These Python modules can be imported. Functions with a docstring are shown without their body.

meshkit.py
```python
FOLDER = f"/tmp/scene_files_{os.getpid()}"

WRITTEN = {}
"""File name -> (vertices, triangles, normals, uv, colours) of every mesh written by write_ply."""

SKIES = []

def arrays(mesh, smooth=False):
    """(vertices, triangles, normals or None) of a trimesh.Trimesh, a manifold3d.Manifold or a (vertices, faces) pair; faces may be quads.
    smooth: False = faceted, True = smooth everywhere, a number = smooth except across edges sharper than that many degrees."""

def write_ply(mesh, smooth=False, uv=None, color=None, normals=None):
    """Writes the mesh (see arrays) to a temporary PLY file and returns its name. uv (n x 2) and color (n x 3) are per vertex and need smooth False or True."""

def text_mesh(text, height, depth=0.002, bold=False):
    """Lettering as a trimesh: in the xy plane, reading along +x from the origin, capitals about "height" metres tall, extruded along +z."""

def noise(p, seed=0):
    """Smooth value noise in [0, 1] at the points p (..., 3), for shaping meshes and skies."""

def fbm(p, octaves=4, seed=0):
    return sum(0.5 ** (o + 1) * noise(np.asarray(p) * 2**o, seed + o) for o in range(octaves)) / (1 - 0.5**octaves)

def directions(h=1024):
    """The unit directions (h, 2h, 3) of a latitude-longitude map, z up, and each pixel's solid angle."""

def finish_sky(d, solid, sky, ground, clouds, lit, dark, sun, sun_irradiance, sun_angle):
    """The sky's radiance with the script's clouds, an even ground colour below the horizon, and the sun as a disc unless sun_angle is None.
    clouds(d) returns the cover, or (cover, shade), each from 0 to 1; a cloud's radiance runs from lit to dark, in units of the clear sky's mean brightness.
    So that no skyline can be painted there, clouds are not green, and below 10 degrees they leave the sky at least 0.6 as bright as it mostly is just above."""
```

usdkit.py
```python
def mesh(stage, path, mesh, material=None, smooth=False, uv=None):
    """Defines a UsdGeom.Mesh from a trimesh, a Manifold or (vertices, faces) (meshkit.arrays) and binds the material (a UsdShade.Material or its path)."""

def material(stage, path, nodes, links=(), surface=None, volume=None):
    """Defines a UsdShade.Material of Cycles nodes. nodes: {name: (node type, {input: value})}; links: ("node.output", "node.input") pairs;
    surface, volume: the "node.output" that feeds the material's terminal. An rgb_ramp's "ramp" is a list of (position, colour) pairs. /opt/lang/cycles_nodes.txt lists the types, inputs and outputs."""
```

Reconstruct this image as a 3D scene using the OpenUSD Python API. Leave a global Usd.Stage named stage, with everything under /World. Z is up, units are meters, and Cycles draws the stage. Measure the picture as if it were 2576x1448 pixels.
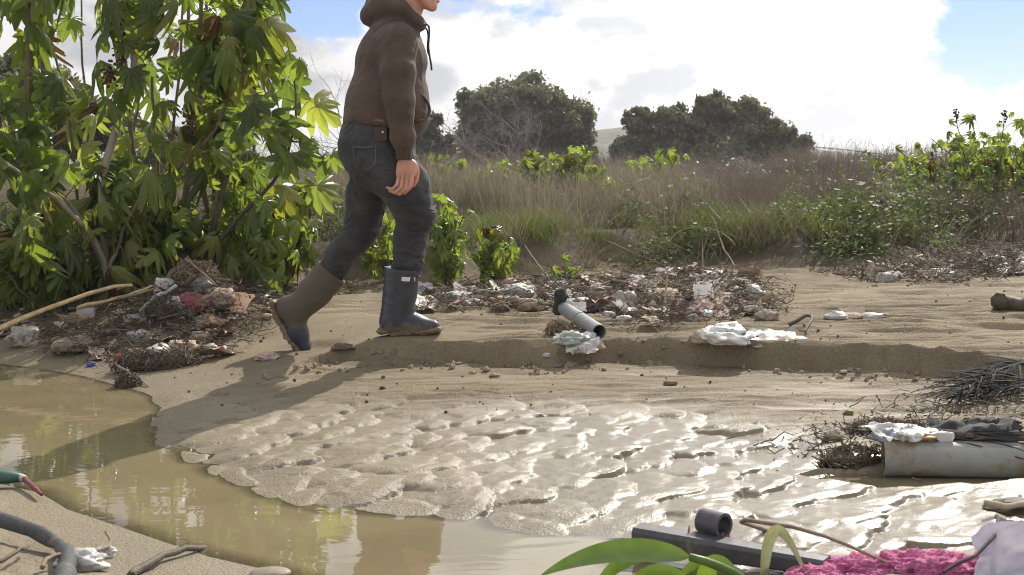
import math, random
import numpy as np, trimesh, usdkit, meshkit
from pxr import Usd, UsdGeom, UsdLux, UsdShade, Sdf, Gf, Vt

stage = Usd.Stage.CreateInMemory()
UsdGeom.SetStageUpAxis(stage, UsdGeom.Tokens.z)
UsdGeom.SetStageMetersPerUnit(stage, 1.0)
stage.SetDefaultPrim(UsdGeom.Xform.Define(stage, '/World').GetPrim())
UsdGeom.Scope.Define(stage, '/World/Looks')
RNG = np.random.default_rng(7)
R = random.Random(11)

# ------------------------------------------------------------------ camera, sky, sun, exposure
CAM = np.array([0.0, 0.0, 0.95])
FPX, CX, CY = 3109.0, 1288.0, 724.0          # lens measured on a 2576-wide picture
PITCH, ROLL = math.radians(5.0), math.radians(1.3)
EXPOSURE = 0.28
SUN_AZ, SUN_EL = math.radians(27.0), math.radians(38.0)
SKY_STRENGTH, SUN_INT = 0.08, 1.1
_f = np.array([0, math.cos(PITCH), -math.sin(PITCH)]); _r0 = np.array([1.0, 0, 0]); _u0 = np.array([0, math.sin(PITCH), math.cos(PITCH)])
RIGHT = math.cos(ROLL) * _r0 - math.sin(ROLL) * _u0
UP = math.sin(ROLL) * _r0 + math.cos(ROLL) * _u0
FWD = _f
cam = UsdGeom.Camera.Define(stage, '/World/camera')
cam.CreateHorizontalApertureAttr(36.0); cam.CreateVerticalApertureAttr(36.0 * 575 / 1024)
cam.CreateFocalLengthAttr(FPX / 2576 * 36.0)
cam.CreateClippingRangeAttr(Gf.Vec2f(0.05, 8000.0))
cam.CreateExposureAttr(EXPOSURE)
cam.CreateFStopAttr(9.0); cam.CreateFocusDistanceAttr(6.2)
cam.AddTransformOp().Set(Gf.Matrix4d(*RIGHT, 0, *UP, 0, *(-FWD), 0, *CAM, 1))
SUN_DIR = np.array([math.sin(SUN_AZ) * math.cos(SUN_EL), math.cos(SUN_AZ) * math.cos(SUN_EL), math.sin(SUN_EL)])

def ray(px, py):
    return FWD + (px - CX) / FPX * RIGHT + (CY - py) / FPX * UP
def G(px, py, z=0.0):                       # the point of the level z that the picture shows at (px, py)
    d = ray(px, py); return CAM + d * ((z - CAM[2]) / d[2])
def W(px, py, y):                           # the point at the distance y
    d = ray(px, py); return CAM + d * (y / d[1])
def M(px, y): return px / FPX * y           # a length in picture units at the distance y

def mat(name, nodes, links, surface=None, volume=None):
    return usdkit.material(stage, '/World/Looks/' + name, nodes, links, surface, volume)

sun = UsdLux.DistantLight.Define(stage, '/World/sun')
sun.CreateIntensityAttr(SUN_INT); sun.CreateAngleAttr(0.53); sun.CreateNormalizeAttr(True); sun.CreateColorAttr(Gf.Vec3f(1.0, 0.93, 0.82))
_z = SUN_DIR; _x = np.cross([0, 0, 1.0], _z); _x /= np.linalg.norm(_x); _y = np.cross(_z, _x)
UsdGeom.Xformable(sun).AddTransformOp().Set(Gf.Matrix4d(*_x, 0, *_y, 0, *_z, 0, 0, 0, 0, 1))

def nd(v): v = np.asarray(v, float); return v / np.linalg.norm(v)
CLOUD_LIT = 11.2; CLOUD_DARK = 6.2
blue1, blue2, blue3 = nd(ray(800, -10)), nd(ray(2520, 120)), nd(ray(2110, 0))
sky_mat = mat('sky', {
    'tc': ('texture_coordinate', {}),
    'tint': ('mix', {'mix_type': 'multiply', 'fac': 1.0, 'color2': (0.92, 0.93, 1.18)}),
    'sky': ('sky_texture', {'sky_type': 'single_scattering', 'sun_disc': False, 'sun_elevation': SUN_EL, 'sun_rotation': SUN_AZ, 'aerosol_density': 0.12, 'ozone_density': 4.0}),
    'sep': ('separate_xyz', {}),
    # cloud field: directions stretched flat towards the horizon
    'map': ('mapping', {'scale': (1.0, 1.0, 1.7), 'location': (0.37, 0.11, 0.0)}),
    'n1': ('noise_texture', {'scale': 4.3, 'detail': 9.0, 'roughness': 0.56, 'distortion': 0.15}),
    'n2': ('noise_texture', {'scale': 10.0, 'detail': 6.0, 'roughness': 0.55, 'distortion': 0.2}),
    'd1': ('vector_math', {'math_type': 'distance', 'vector2': tuple(blue1)}),
    'd2': ('vector_math', {'math_type': 'distance', 'vector2': tuple(blue2)}),
    'd3': ('vector_math', {'math_type': 'distance', 'vector2': tuple(blue3)}),
    'm1': ('map_range', {'from_min': 0.0, 'from_max': 0.055, 'to_min': -0.28, 'to_max': 0.0, 'clamp': True}),
    'm2': ('map_range', {'from_min': 0.0, 'from_max': 0.085, 'to_min': -0.22, 'to_max': 0.0, 'clamp': True}),
    'm3': ('map_range', {'from_min': 0.0, 'from_max': 0.04, 'to_min': -0.16, 'to_max': 0.0, 'clamp': True}),
    'a1': ('math', {'math_type': 'add'}), 'a2': ('math', {'math_type': 'add'}), 'a3': ('math', {'math_type': 'add'}),
    'hz': ('map_range', {'from_min': 0.02, 'from_max': 0.16, 'to_min': 0.10, 'to_max': 0.0, 'clamp': True}), 'a4': ('math', {'math_type': 'add'}),
    'cov': ('map_range', {'range_type': 'smoothstep', 'from_min': 0.40, 'from_max': 0.455, 'clamp': True}),
    'shade': ('map_range', {'range_type': 'smoothstep', 'from_min': 0.43, 'from_max': 0.60, 'clamp': True}),
    'sd': ('vector_math', {'math_type': 'dot_product', 'vector2': tuple(SUN_DIR)}),
    'glow': ('map_range', {'from_min': 0.70, 'from_max': 0.95, 'to_min': 0.82, 'to_max': 2.4, 'clamp': True}),
    'cc': ('mix', {'color1': (CLOUD_LIT, CLOUD_LIT * 0.985, CLOUD_LIT * 0.98), 'color2': (CLOUD_DARK * 0.95, CLOUD_DARK * 0.97, CLOUD_DARK * 1.04)}),
    'cg': ('vector_math', {'math_type': 'scale'}),
    'mix': ('mix', {}),
    'bg': ('background_shader', {'strength': SKY_STRENGTH}),
}, [('tc.generated', 'map.vector'), ('map.vector', 'n1.vector'), ('map.vector', 'n2.vector'),
    ('tc.generated', 'd1.vector1'), ('tc.generated', 'd2.vector1'), ('tc.generated', 'd3.vector1'), ('d1.value', 'm1.value'), ('d2.value', 'm2.value'), ('d3.value', 'm3.value'),
    ('n1.fac', 'a1.value1'), ('m1.result', 'a1.value2'), ('a1.value', 'a2.value1'), ('m2.result', 'a2.value2'), ('a2.value', 'a3.value1'), ('m3.result', 'a3.value2'), ('tc.generated', 'sep.vector'), ('sep.z', 'hz.value'), ('a3.value', 'a4.value1'), ('hz.result', 'a4.value2'), ('a4.value', 'cov.value'),
    ('n2.fac', 'shade.value'), ('shade.result', 'cc.fac'), ('tc.generated', 'sd.vector1'), ('sd.value', 'glow.value'),
    ('cc.color', 'cg.vector1'), ('glow.result', 'cg.scale'), ('sky.color', 'tint.color1'), ('tint.color', 'mix.color1'), ('cg.vector', 'mix.color2'), ('cov.result', 'mix.fac'), ('mix.color', 'bg.color')], surface='bg.background')
dome = UsdLux.DomeLight.Define(stage, '/World/sky')
dome.GetPrim().SetCustomDataByKey('kind', 'structure')
UsdShade.MaterialBindingAPI.Apply(dome.GetPrim()).Bind(sky_mat)

# ------------------------------------------------------------------ bookkeeping
_used = {}
def numbered(path):
    n = _used.get(path, 0); _used[path] = n + 1
    return path if n == 0 else f'{path}_{n:03d}'
def tag(p, label=None, cat=None, group=None, kind=None):
    p = p.GetPrim() if hasattr(p, 'GetPrim') else p
    for k, v in (('label', label), ('category', cat), ('group', group), ('kind', kind)):
        if v: p.SetCustomDataByKey(k, v)
    return p
def thing(name, label, cat, loc=(0, 0, 0), group=None):
    x = UsdGeom.Xform.Define(stage, numbered('/World/' + name))
    if any(loc): x.AddTranslateOp().Set(Gf.Vec3d(*map(float, loc)))
    p = tag(x, label, cat, group); p.SetCustomDataByKey('_', '') if False else None
    x._loc = np.array(loc, float)
    LOC[str(p.GetPath())] = np.array(loc, float)
    return p
LOC = {}
def obj(name, mesh, material, parent=None, smooth=False, prim=None):
    """One Mesh prim, given in world coordinates; under a thing it is stored relative to the thing's base."""
    base = str(parent.GetPath()) if parent is not None else '/World'
    path = numbered(base + '/' + name)
    v, f, n = meshkit.arrays(mesh, smooth)
    root = '/'.join(path.split('/')[:3])
    off = LOC.get(root) if parent is not None else None
    m = usdkit.mesh(stage, path, (v, f), material)
    if off is not None: m.GetPointsAttr().Set(Vt.Vec3fArray.FromNumpy((v - off).astype(np.float32)))
    if n is not None:
        m.CreateNormalsAttr(Vt.Vec3fArray.FromNumpy(n.astype(np.float32))); m.SetNormalsInterpolation('vertex')
    if prim:
        for k, a in prim.items():
            UsdGeom.PrimvarsAPI(m).CreatePrimvar(k, Sdf.ValueTypeNames.FloatArray, 'vertex').Set(Vt.FloatArray.FromNumpy(np.asarray(a, np.float32)))
    return m.GetPrim()
def struct(name, mesh, material, smooth=False, label=None, prim=None):
    return tag(obj(name, mesh, material, None, smooth, prim), label, None, None, 'structure')
# ------------------------------------------------------------------ ground
def seg_dist(P, line):
    """Distance from the points P (n,2) to an open polyline, and the side (left of its direction positive)."""
    best = np.full(len(P), 1e9); side = np.zeros(len(P))
    for a, b in zip(line[:-1], line[1:]):
        ab = b - a; t = np.clip(((P - a) @ ab) / (ab @ ab), 0, 1)
        q = P - a - t[:, None] * ab; d = np.hypot(q[:, 0], q[:, 1])
        s = np.sign(ab[0] * (P[:, 1] - a[1]) - ab[1] * (P[:, 0] - a[0]))
        m = d < best - 1e-9; best[m] = d[m]; side[m] = s[m]
    return best, side
def sd_poly(P, poly):
    """Signed distance to a closed polygon, positive outside."""
    d, _ = seg_dist(P, np.vstack([poly, poly[:1]]))
    inside = np.zeros(len(P), bool); j = len(poly) - 1
    for i in range(len(poly)):
        (xi, yi), (xj, yj) = poly[i], poly[j]
        c = ((yi > P[:, 1]) != (yj > P[:, 1])) & (P[:, 0] < (xj - xi) * (P[:, 1] - yi) / (yj - yi + 1e-12) + xi)
        inside ^= c; j = i
    return np.where(inside, -d, d)
def ss(a, b, x):
    t = np.clip((x - a) / (b - a), 0, 1); return t * t * (3 - 2 * t)
def px2(pts, z): return np.array([G(x, y, z)[:2] for x, y in pts])
def n2(P, sx, sy, seed, oct=3): 
    return meshkit.fbm(np.column_stack([P[:, 0] * sx, P[:, 1] * sy, np.full(len(P), seed * 3.7)]), oct, seed) - 0.5

POND = px2([(-500, 880), (0, 905), (120, 925), (230, 945), (380, 985), (460, 1020), (440, 1060), (470, 1110), (560, 1160), (640, 1195), (760, 1245), (900, 1268), (1080, 1275), (1200, 1290),
            (1380, 1318), (1560, 1325), (1760, 1345), (1900, 1400), (1800, 1560), (1200, 1800), (920, 1660), (780, 1490), (620, 1445), (490, 1415), (380, 1378), (250, 1332), (130, 1292), (60, 1248), (-300, 1165), (-600, 1050)], 0.0)
NEARBANK = px2([(-400, 1150), (0, 1222), (60, 1250), (130, 1318), (240, 1375), (360, 1425), (480, 1470), (600, 1490), (700, 1495), (780, 1530), (840, 1650), (900, 1900), (-900, 1900)], 0.03)
NEARRIGHT = px2([(1700, 1560), (1960, 1440), (2200, 1405), (2420, 1350), (2600, 1320), (3100, 1300), (3100, 2000), (1700, 2000)], 0.02)
PUDDLE = px2([(2000, 1205), (2080, 1192), (2230, 1195), (2700, 1195), (2700, 1228), (2230, 1240), (2060, 1225)], 0.0)
SCARP = px2([(100, 1010), (420, 970), (640, 925), (770, 896), (860, 884), (1000, 884), (1150, 888), (1300, 896), (1390, 900), (1500, 884), (1600, 882), (1800, 892), (2000, 903), (2200, 908), (2400, 920), (2560, 940), (2900, 960), (3600, 980)], 0.10)
FARBANK = px2([(-900, 740), (0, 724), (300, 716), (700, 735), (900, 712), (1100, 735), (1300, 708), (1450, 698), (1600, 684), (1900, 690), (2150, 684), (2576, 650), (3600, 610)], 0.19)
def chaikin(p, n=3):
    for _ in range(n):
        q = [p[0]]
        for a, b in zip(p[:-1], p[1:]): q += [0.75 * a + 0.25 * b, 0.25 * a + 0.75 * b]
        p = np.array(q + [p[-1]])
    return p
SCARP = chaikin(SCARP, 2); FARBANK = chaikin(FARBANK, 2)
LOBES = px2([(430, 1075), (560, 1010), (800, 1035), (1000, 1060), (1300, 1040), (1600, 1060), (1800, 1080), (2000, 1120), (2130, 1180), (2250, 1240), (2700, 1235), (2900, 1500), (1700, 1600), (1560, 1320), (1380, 1310), (1100, 1285), (800, 1262), (600, 1190), (480, 1130)], 0.01)

MOUND = G(470, 800, 0.17)[:2]
PADS = [(W(1030, 838, 6.27), 0.26, 0.12), (W(775, 886, 6.43), 0.16, 0.10)]
def lobe_field(P):
    """Overlapping tongues of wet sand laid down by the current, each with a steep rounded front."""
    out = np.zeros(len(P))
    rng = np.random.default_rng(5)
    lo, hi = LOBES.min(0) - 0.4, LOBES.max(0) + 0.4
    lo[1] = max(lo[1], 2.2)
    from scipy.spatial import cKDTree
    sel = np.where((P[:, 0] > lo[0]) & (P[:, 0] < hi[0]) & (P[:, 1] > lo[1]) & (P[:, 1] < hi[1]))[0]
    # bend the coordinates a little, so that no two fronts are alike
    Q = P[sel] + 0.13 * np.column_stack([n2(P[sel], 5, 7, 21, 2), n2(P[sel], 7, 7, 22, 2)]) + 0.045 * np.column_stack([n2(P[sel], 24, 24, 23, 2), n2(P[sel], 24, 24, 24, 2)])
    tree = cKDTree(Q); z = np.zeros(len(sel))
    cell = 0.135
    for gx in np.arange(lo[0], hi[0], 0.150):
        for gy in np.arange(lo[1], hi[1], 0.142):
            c = np.array([gx, gy]) + rng.uniform(-0.5, 0.5, 2) * 0.16
            L, w = rng.uniform(0.24, 0.42), rng.uniform(0.075, 0.175)
            if rng.random() < 0.10: L *= 1.3; w *= 1.35
            a = rng.normal(-0.45, 0.32)
            ca, sa = math.cos(a), math.sin(a)
            idx = tree.query_ball_point(c - np.array([ca, sa]) * L * 0.45, L * 0.75)
            if not len(idx): continue
            q = Q[idx] - c
            s, t = q @ np.array([ca, sa]), q @ np.array([-sa, ca])
            tt = (t / w) ** 2
            front = 0.075 * (1 - tt)                       # the rounded tip
            u = front - s                                     # distance behind the front
            amp = rng.uniform(0.034, 0.048)
            h = amp * np.clip(1 - tt * tt, 0, 1) ** 0.35 * (1 - 0.22 * tt) * np.clip(1 - u / L, 0, 1) ** 0.9 * (0.74 * ss(-0.002, 0.011, u) + 0.26 * ss(-0.002, 0.06, u))
            z[idx] = np.maximum(z[idx], h)
    out[sel] = z - 0.019 + 0.002 * n2(P[sel], 30, 30, 25, 3) + 0.010 * n2(P[sel], 3, 3, 26, 2)
    return out

def ground_z(P):
    """Height of the ground, and how wet it is, at the points P (n,2)."""
    sdp = sd_poly(P, POND)
    sdS = -sd_poly(P, np.vstack([SCARP, [(400, SCARP[-1, 1]), (400, 9000), (-400, 9000), (-400, SCARP[0, 1])]]))
    sdF = -sd_poly(P, np.vstack([FARBANK, [(900, FARBANK[-1, 1]), (900, 9000), (-900, 9000), (-900, FARBANK[0, 1])]]))
    lower = 0.036 + 0.014 * n2(P, 0.7, 0.9, 1) + 0.004 * np.clip(P[:, 1] - 5, -2, 2)
    upper = 0.155 + 0.010 * (P[:, 1] - 6.3).clip(-1, 4) + 0.03 * n2(P, 0.5, 0.9, 2)
    wob = 0.16 * n2(P, 2.2, 2.2, 3, 3) + 0.05 * n2(P, 11, 11, 4, 3) + 0.016 * n2(P, 45, 45, 28, 2)
    width = np.where(P[:, 0] < -0.9, 0.6, 0.0) * ss(-0.9, -1.5, P[:, 0]) + 0.035
    step = ss(-0.5, 0.5, (sdS + wob) / width - 0.2)
    z = lower + (upper - lower) * step
    # scalloped foot of the little cliff
    z += 0.012 * np.exp(-((sdS + wob + 0.10) / 0.06) ** 2) * (0.5 + 2 * n2(P, 5, 2, 9, 2))
    # fine stream lines of the dry sand
    wx = P[:, 0] + 0.4 * n2(P, 1.5, 1.5, 5, 2)
    wy = P[:, 1] + 0.10 * n2(P, 1.2, 2.0, 6, 2) + 0.10 * wx
    Q = np.column_stack([wx, wy])
    r1 = n2(Q, 1.6, 8.5, 7, 3); r2 = n2(Q, 3.0, 19.0, 8, 2)
    amp = ss(-0.02, 0.6, sdp)
    ridge = (0.5 - np.abs(r1) * 2.2)
    z += amp * ((0.034 + 0.026 * step) * ridge + (0.018 + 0.016 * step) * r2 + 0.007 * n2(Q, 7.0, 40.0, 27, 2)) * ss(14, 8, P[:, 1])
    sdl = sd_poly(P, LOBES)
    m = ss(0.45, -0.10, sdl) * ss(0.8, 0.0, sdF + 3)
    z = z * (1 - m) + m * (0.010 + 0.010 * n2(P, 2, 2, 30, 2)) + ss(0.6, -0.1, sdl) * lobe_field(P)
    # the pond, and the slopes round it
    slope = 0.08 + 0.03 * ss(4.6, 5.4, P[:, 1])
    z = np.minimum(z, np.maximum(slope * sdp, -0.13) + 0.004 + 1.0 * m * (z - 0.012) * ss(-0.22, 0.05, sdp))
    z = np.minimum(z, np.where(sdp < -0.5, -0.03, 9))
    sdu = sd_poly(P, PUDDLE) + 0.05 * n2(P, 6, 6, 12, 2)
    z = np.minimum(z, 0.16 * sdu + 0.004 + 9 * ss(0.0, 0.12, sdu))
    # near banks
    sb = sd_poly(P, NEARBANK) + 0.10 * n2(P, 3, 3, 13, 3)
    zb = np.clip(-sb * 0.22, -1, 0.09) + 0.03 * n2(P, 4, 4, 14, 3) + 0.012 * n2(P, 22, 22, 15, 2)
    z = np.where(sb < 0, np.maximum(z, zb), z)
    sr = sd_poly(P, NEARRIGHT) + 0.06 * n2(P, 4, 4, 16, 2)
    z = np.where(sr < 0, np.maximum(z, np.clip(-sr * 0.25, -1, 0.05) + 0.02 * n2(P, 6, 6, 17, 2)), z)
    # far bank and the field behind it
    wF = sdF + 0.7 * n2(P, 0.9, 0.9, 18, 3)
    rise = ss(0.0, np.where(P[:, 0] < 1.2, 0.42, 0.85), wF) * 0.27 + 0.03 * ss(-0.5, 0.0, wF) 
    right = ss(2.2, 4.5, P[:, 0])
    rise = rise * (1 - 0.45 * right)
    z = z + rise * (1 + 0.35 * n2(P, 1.5, 1.5, 19, 3)) + 0.05 * n2(P, 2, 2, 20, 3) * ss(0, 1, sdF)
    far = ss(30, 200, P[:, 1])
    z = z + far * 1.5 * n2(P, 0.01, 0.01, 33, 2)
    # the heap on the left bank, and the firm places under the feet
    z += 0.24 * np.exp(-((P[:, 0] - MOUND[0]) / 0.42) ** 2 - ((P[:, 1] - MOUND[1]) / 0.34) ** 2) + 0.06 * np.exp(-((P[:, 0] - MOUND[0] + .7) / 0.5) ** 2 - ((P[:, 1] - MOUND[1]) / 0.4) ** 2)
    for q, rx, ry in PADS:
        k = np.exp(-(((P[:, 0] - q[0]) / rx) ** 2 + ((P[:, 1] - q[1]) / ry) ** 2) ** 2); z = z * (1 - k) + k * (q[2] + 0.2 * (z - q[2]))
    wet = np.clip(1 - (z - 0.012) / 0.05, 0, 1)
    wet = np.maximum(wet * (0.62 + 0.38 * ss(-0.6, 0.6, P[:, 0])), (0.66 + 0.34 * ss(-0.6, 0.8, P[:, 0])) * ss(0.35 , -0.1, sdl + 0.3 * n2(P, 2, 2, 41, 3)))
    wet = wet * (1 - ss(0.05, -0.05, sb)) + ss(0.05, -0.05, sb) * (0.5 + 0.5 * n2(P, 5, 5, 43, 3)) * (1 - 0.5 * ss(0.05, -0.05, sr))
    wet = np.clip(wet + 0.5 * ss(2.0, 4.5, P[:, 0]) * ss(0.1, 0.0, sdF) * (0.3 + 1.4 * (n2(P, 0.9, 2.5, 40, 3) + .25)), 0, 1)
    soil = ss(-0.15, 0.5, wF)
    return z, wet, soil

def gz(x, y):
    return float(heights(np.array([x]), np.array([y]))[0])
def heights(x, y):
    """Height of the built ground sheet, read off its grid."""
    x, y = np.asarray(x, float), np.asarray(y, float)
    i = np.clip(np.searchsorted(GYS, y) - 1, 0, len(GYS) - 2); v = np.clip((y - GYS[i]) / (GYS[i + 1] - GYS[i]), 0, 1)
    def row(k):
        u = np.clip((x / GHW[k] + 1) / 2 * (GNX - 1), 0, GNX - 1.001); j = u.astype(int); f = u - j
        return GZ[k, j] * (1 - f) + GZ[k, j + 1] * f
    return row(i) * (1 - v) + row(i + 1) * v
YS_MARCH = np.geomspace(1.8, 40, 1500)
def on(px, py):
    """Where the picture's point (px, py) meets the ground: the first crossing along the line of sight."""
    d = ray(px, py); q = CAM + d * (YS_MARCH / d[1])[:, None]; k = q[:, 2] < heights(q[:, 0], q[:, 1])
    i = int(np.argmax(k)) if k.any() else len(k) - 1
    p = q[i]; return np.array([p[0], p[1], gz(p[0], p[1])])

def build_ground():
    ys = np.concatenate([[-400, -60, -12, -2, 0.6], np.geomspace(1.5, 2.6, 60)[:-1], np.geomspace(2.6, 7.0, 640)[:-1], np.geomspace(7.0, 13.5, 200), np.geomspace(13.7, 60, 70), np.geomspace(64, 3500, 40)])
    nx = 820
    t = np.linspace(-1, 1, nx)
    hw = np.where(ys < 0, 3.0 - ys * 1.0, 0.8 + 0.50 * ys) * np.where(ys > 20, 1 + (ys - 20) / 400, 1)
    X = hw[:, None] * t[None]; Y = np.repeat(ys[:, None], nx, 1)
    P = np.column_stack([X.ravel(), Y.ravel()])
    z, wet, soil = ground_z(P)
    V = np.column_stack([P, z])
    global GYS, GHW, GNX, GZ
    GYS, GHW, GNX, GZ = ys, hw, nx, z.reshape(len(ys), nx)
    i = np.arange((len(ys) - 1) * nx).reshape(-1, nx)[:, :-1].ravel()
    F = np.vstack([np.column_stack([i, i + 1, i + nx + 1]), np.column_stack([i, i + nx + 1, i + nx])])
    return V, F, wet, soil

sand_mat = mat('sand', {
    'geo': ('geometry', {}), 'wet': ('attribute', {'attribute': 'wet'}), 'soil': ('attribute', {'attribute': 'soil'}),
    'n1': ('noise_texture', {'scale': 1.7, 'detail': 6.0, 'roughness': 0.6}),
    'n2': ('noise_texture', {'scale': 120.0, 'detail': 3.0, 'roughness': 0.7}),
    'n3': ('noise_texture', {'scale': 30.0, 'detail': 5.0, 'roughness': 0.65}),
    'dry': ('rgb_ramp', {'ramp': [(0.3, (0.188, 0.150, 0.098)), (0.55, (0.256, 0.208, 0.138)), (0.75, (0.322, 0.265, 0.180))]}),
    'grain': ('rgb_ramp', {'ramp': [(0.25, (0.60, 0.59, 0.57)), (0.5, (1, 1, 1)), (0.75, (1.22, 1.2, 1.16))]}),
    'mul': ('mix', {'mix_type': 'multiply', 'fac': 1.0}),
    'wc': ('mix', {'color2': (0.176, 0.143, 0.088)}),
    'sc': ('mix', {'color2': (0.085, 0.066, 0.045)}),
    'rr': ('map_range', {'from_min': 0.15, 'from_max': 0.9, 'to_min': 0.85, 'to_max': 0.31, 'clamp': True}),
    'sp': ('map_range', {'from_min': 0.0, 'from_max': 1.0, 'to_min': 0.2, 'to_max': 0.6, 'clamp': True}),
    'bs': ('map_range', {'from_min': 0.3, 'from_max': 1.0, 'to_min': 1.0, 'to_max': 0.18, 'clamp': True}),
    'hadd': ('math', {'math_type': 'multiply_add', 'value2': 1.6}),
    'bump': ('bump', {'distance': 0.006, 'strength': 0.8}),
    'p': ('principled_bsdf', {})},
    [('geo.position', 'n1.vector'), ('geo.position', 'n2.vector'), ('geo.position', 'n3.vector'), ('n1.fac', 'dry.fac'), ('n2.fac', 'grain.fac'),
     ('dry.color', 'mul.color1'), ('grain.color', 'mul.color2'), ('mul.color', 'wc.color1'), ('wet.fac', 'wc.fac'), ('wc.color', 'sc.color1'), ('soil.fac', 'sc.fac'), ('sc.color', 'p.base_color'),
     ('wet.fac', 'rr.value'), ('rr.result', 'p.roughness'), ('wet.fac', 'sp.value'), ('sp.result', 'p.specular_ior_level'),
     ('n3.fac', 'hadd.value1'), ('n2.fac', 'hadd.value3'), ('hadd.value', 'bump.height'), ('wet.fac', 'bs.value'), ('bs.result', 'bump.strength'), ('bump.normal', 'p.normal')], surface='p.BSDF')
V, F, wet, soil = build_ground()
struct('ground', (V, F), sand_mat, True, prim={'wet': wet, 'soil': soil})

water_mat = mat('muddy_water', {
    'geo': ('geometry', {}), 'map': ('mapping', {'scale': (1.0, 2.5, 1.0)}), 'dep': ('attribute', {'attribute': 'depth'}),
    'n1': ('noise_texture', {'scale': 1.1, 'detail': 3.0}), 'n2': ('noise_texture', {'scale': 5.0, 'detail': 2.0, 'distortion': 0.5}),
    'c': ('rgb_ramp', {'ramp': [(0.35, (0.185, 0.152, 0.086)), (0.65, (0.225, 0.186, 0.110))]}),
    'k': ('map_range', {'range_type': 'smoothstep', 'from_min': 0.0, 'from_max': 0.007, 'to_min': 0.15, 'to_max': 1.0, 'clamp': True}),
    'bump': ('bump', {'distance': 0.004, 'strength': 0.16}),
    'd': ('diffuse_bsdf', {}), 't': ('transparent_bsdf', {'color': (0.93, 0.90, 0.82)}), 'm1': ('mix_closure', {}), 'fr': ('fresnel', {'IOR': 1.36}), 'gl': ('glossy_bsdf', {'color': (1, 1, 1), 'roughness': 0.012}), 'm2': ('mix_closure', {})},
    [('geo.position', 'map.vector'), ('map.vector', 'n1.vector'), ('map.vector', 'n2.vector'), ('n1.fac', 'c.fac'), ('c.color', 'd.color'), ('n2.fac', 'bump.height'), ('bump.normal', 'gl.normal'),
     ('dep.fac', 'k.value'), ('k.result', 'm1.fac'), ('t.BSDF', 'm1.closure1'), ('d.BSDF', 'm1.closure2'), ('fr.fac', 'm2.fac'), ('m1.closure', 'm2.closure1'), ('gl.BSDF', 'm2.closure2')], surface='m2.closure')
wy = np.geomspace(1.3, 7.4, 300); wt = np.linspace(-1, 1, 360); gx = (0.9 + 0.55 * wy)[:, None] * wt[None]; gy = np.repeat(wy[:, None], 360, 1)
depth = np.maximum(-heights(gx.ravel(), gy.ravel()), -0.05)
i = np.arange(299 * 360).reshape(299, 360)[:, :-1].ravel(); f = np.vstack([np.column_stack([i, i + 1, i + 361]), np.column_stack([i, i + 361, i + 360])])
f = f[(depth[f] > -0.012).any(1)]; u, f = np.unique(f, return_inverse=True); f = f.reshape(-1, 3)
struct('water', (np.column_stack([gx.ravel(), gy.ravel(), np.zeros(gx.size)])[u], f), water_mat, prim={'depth': depth[u]})
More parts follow.
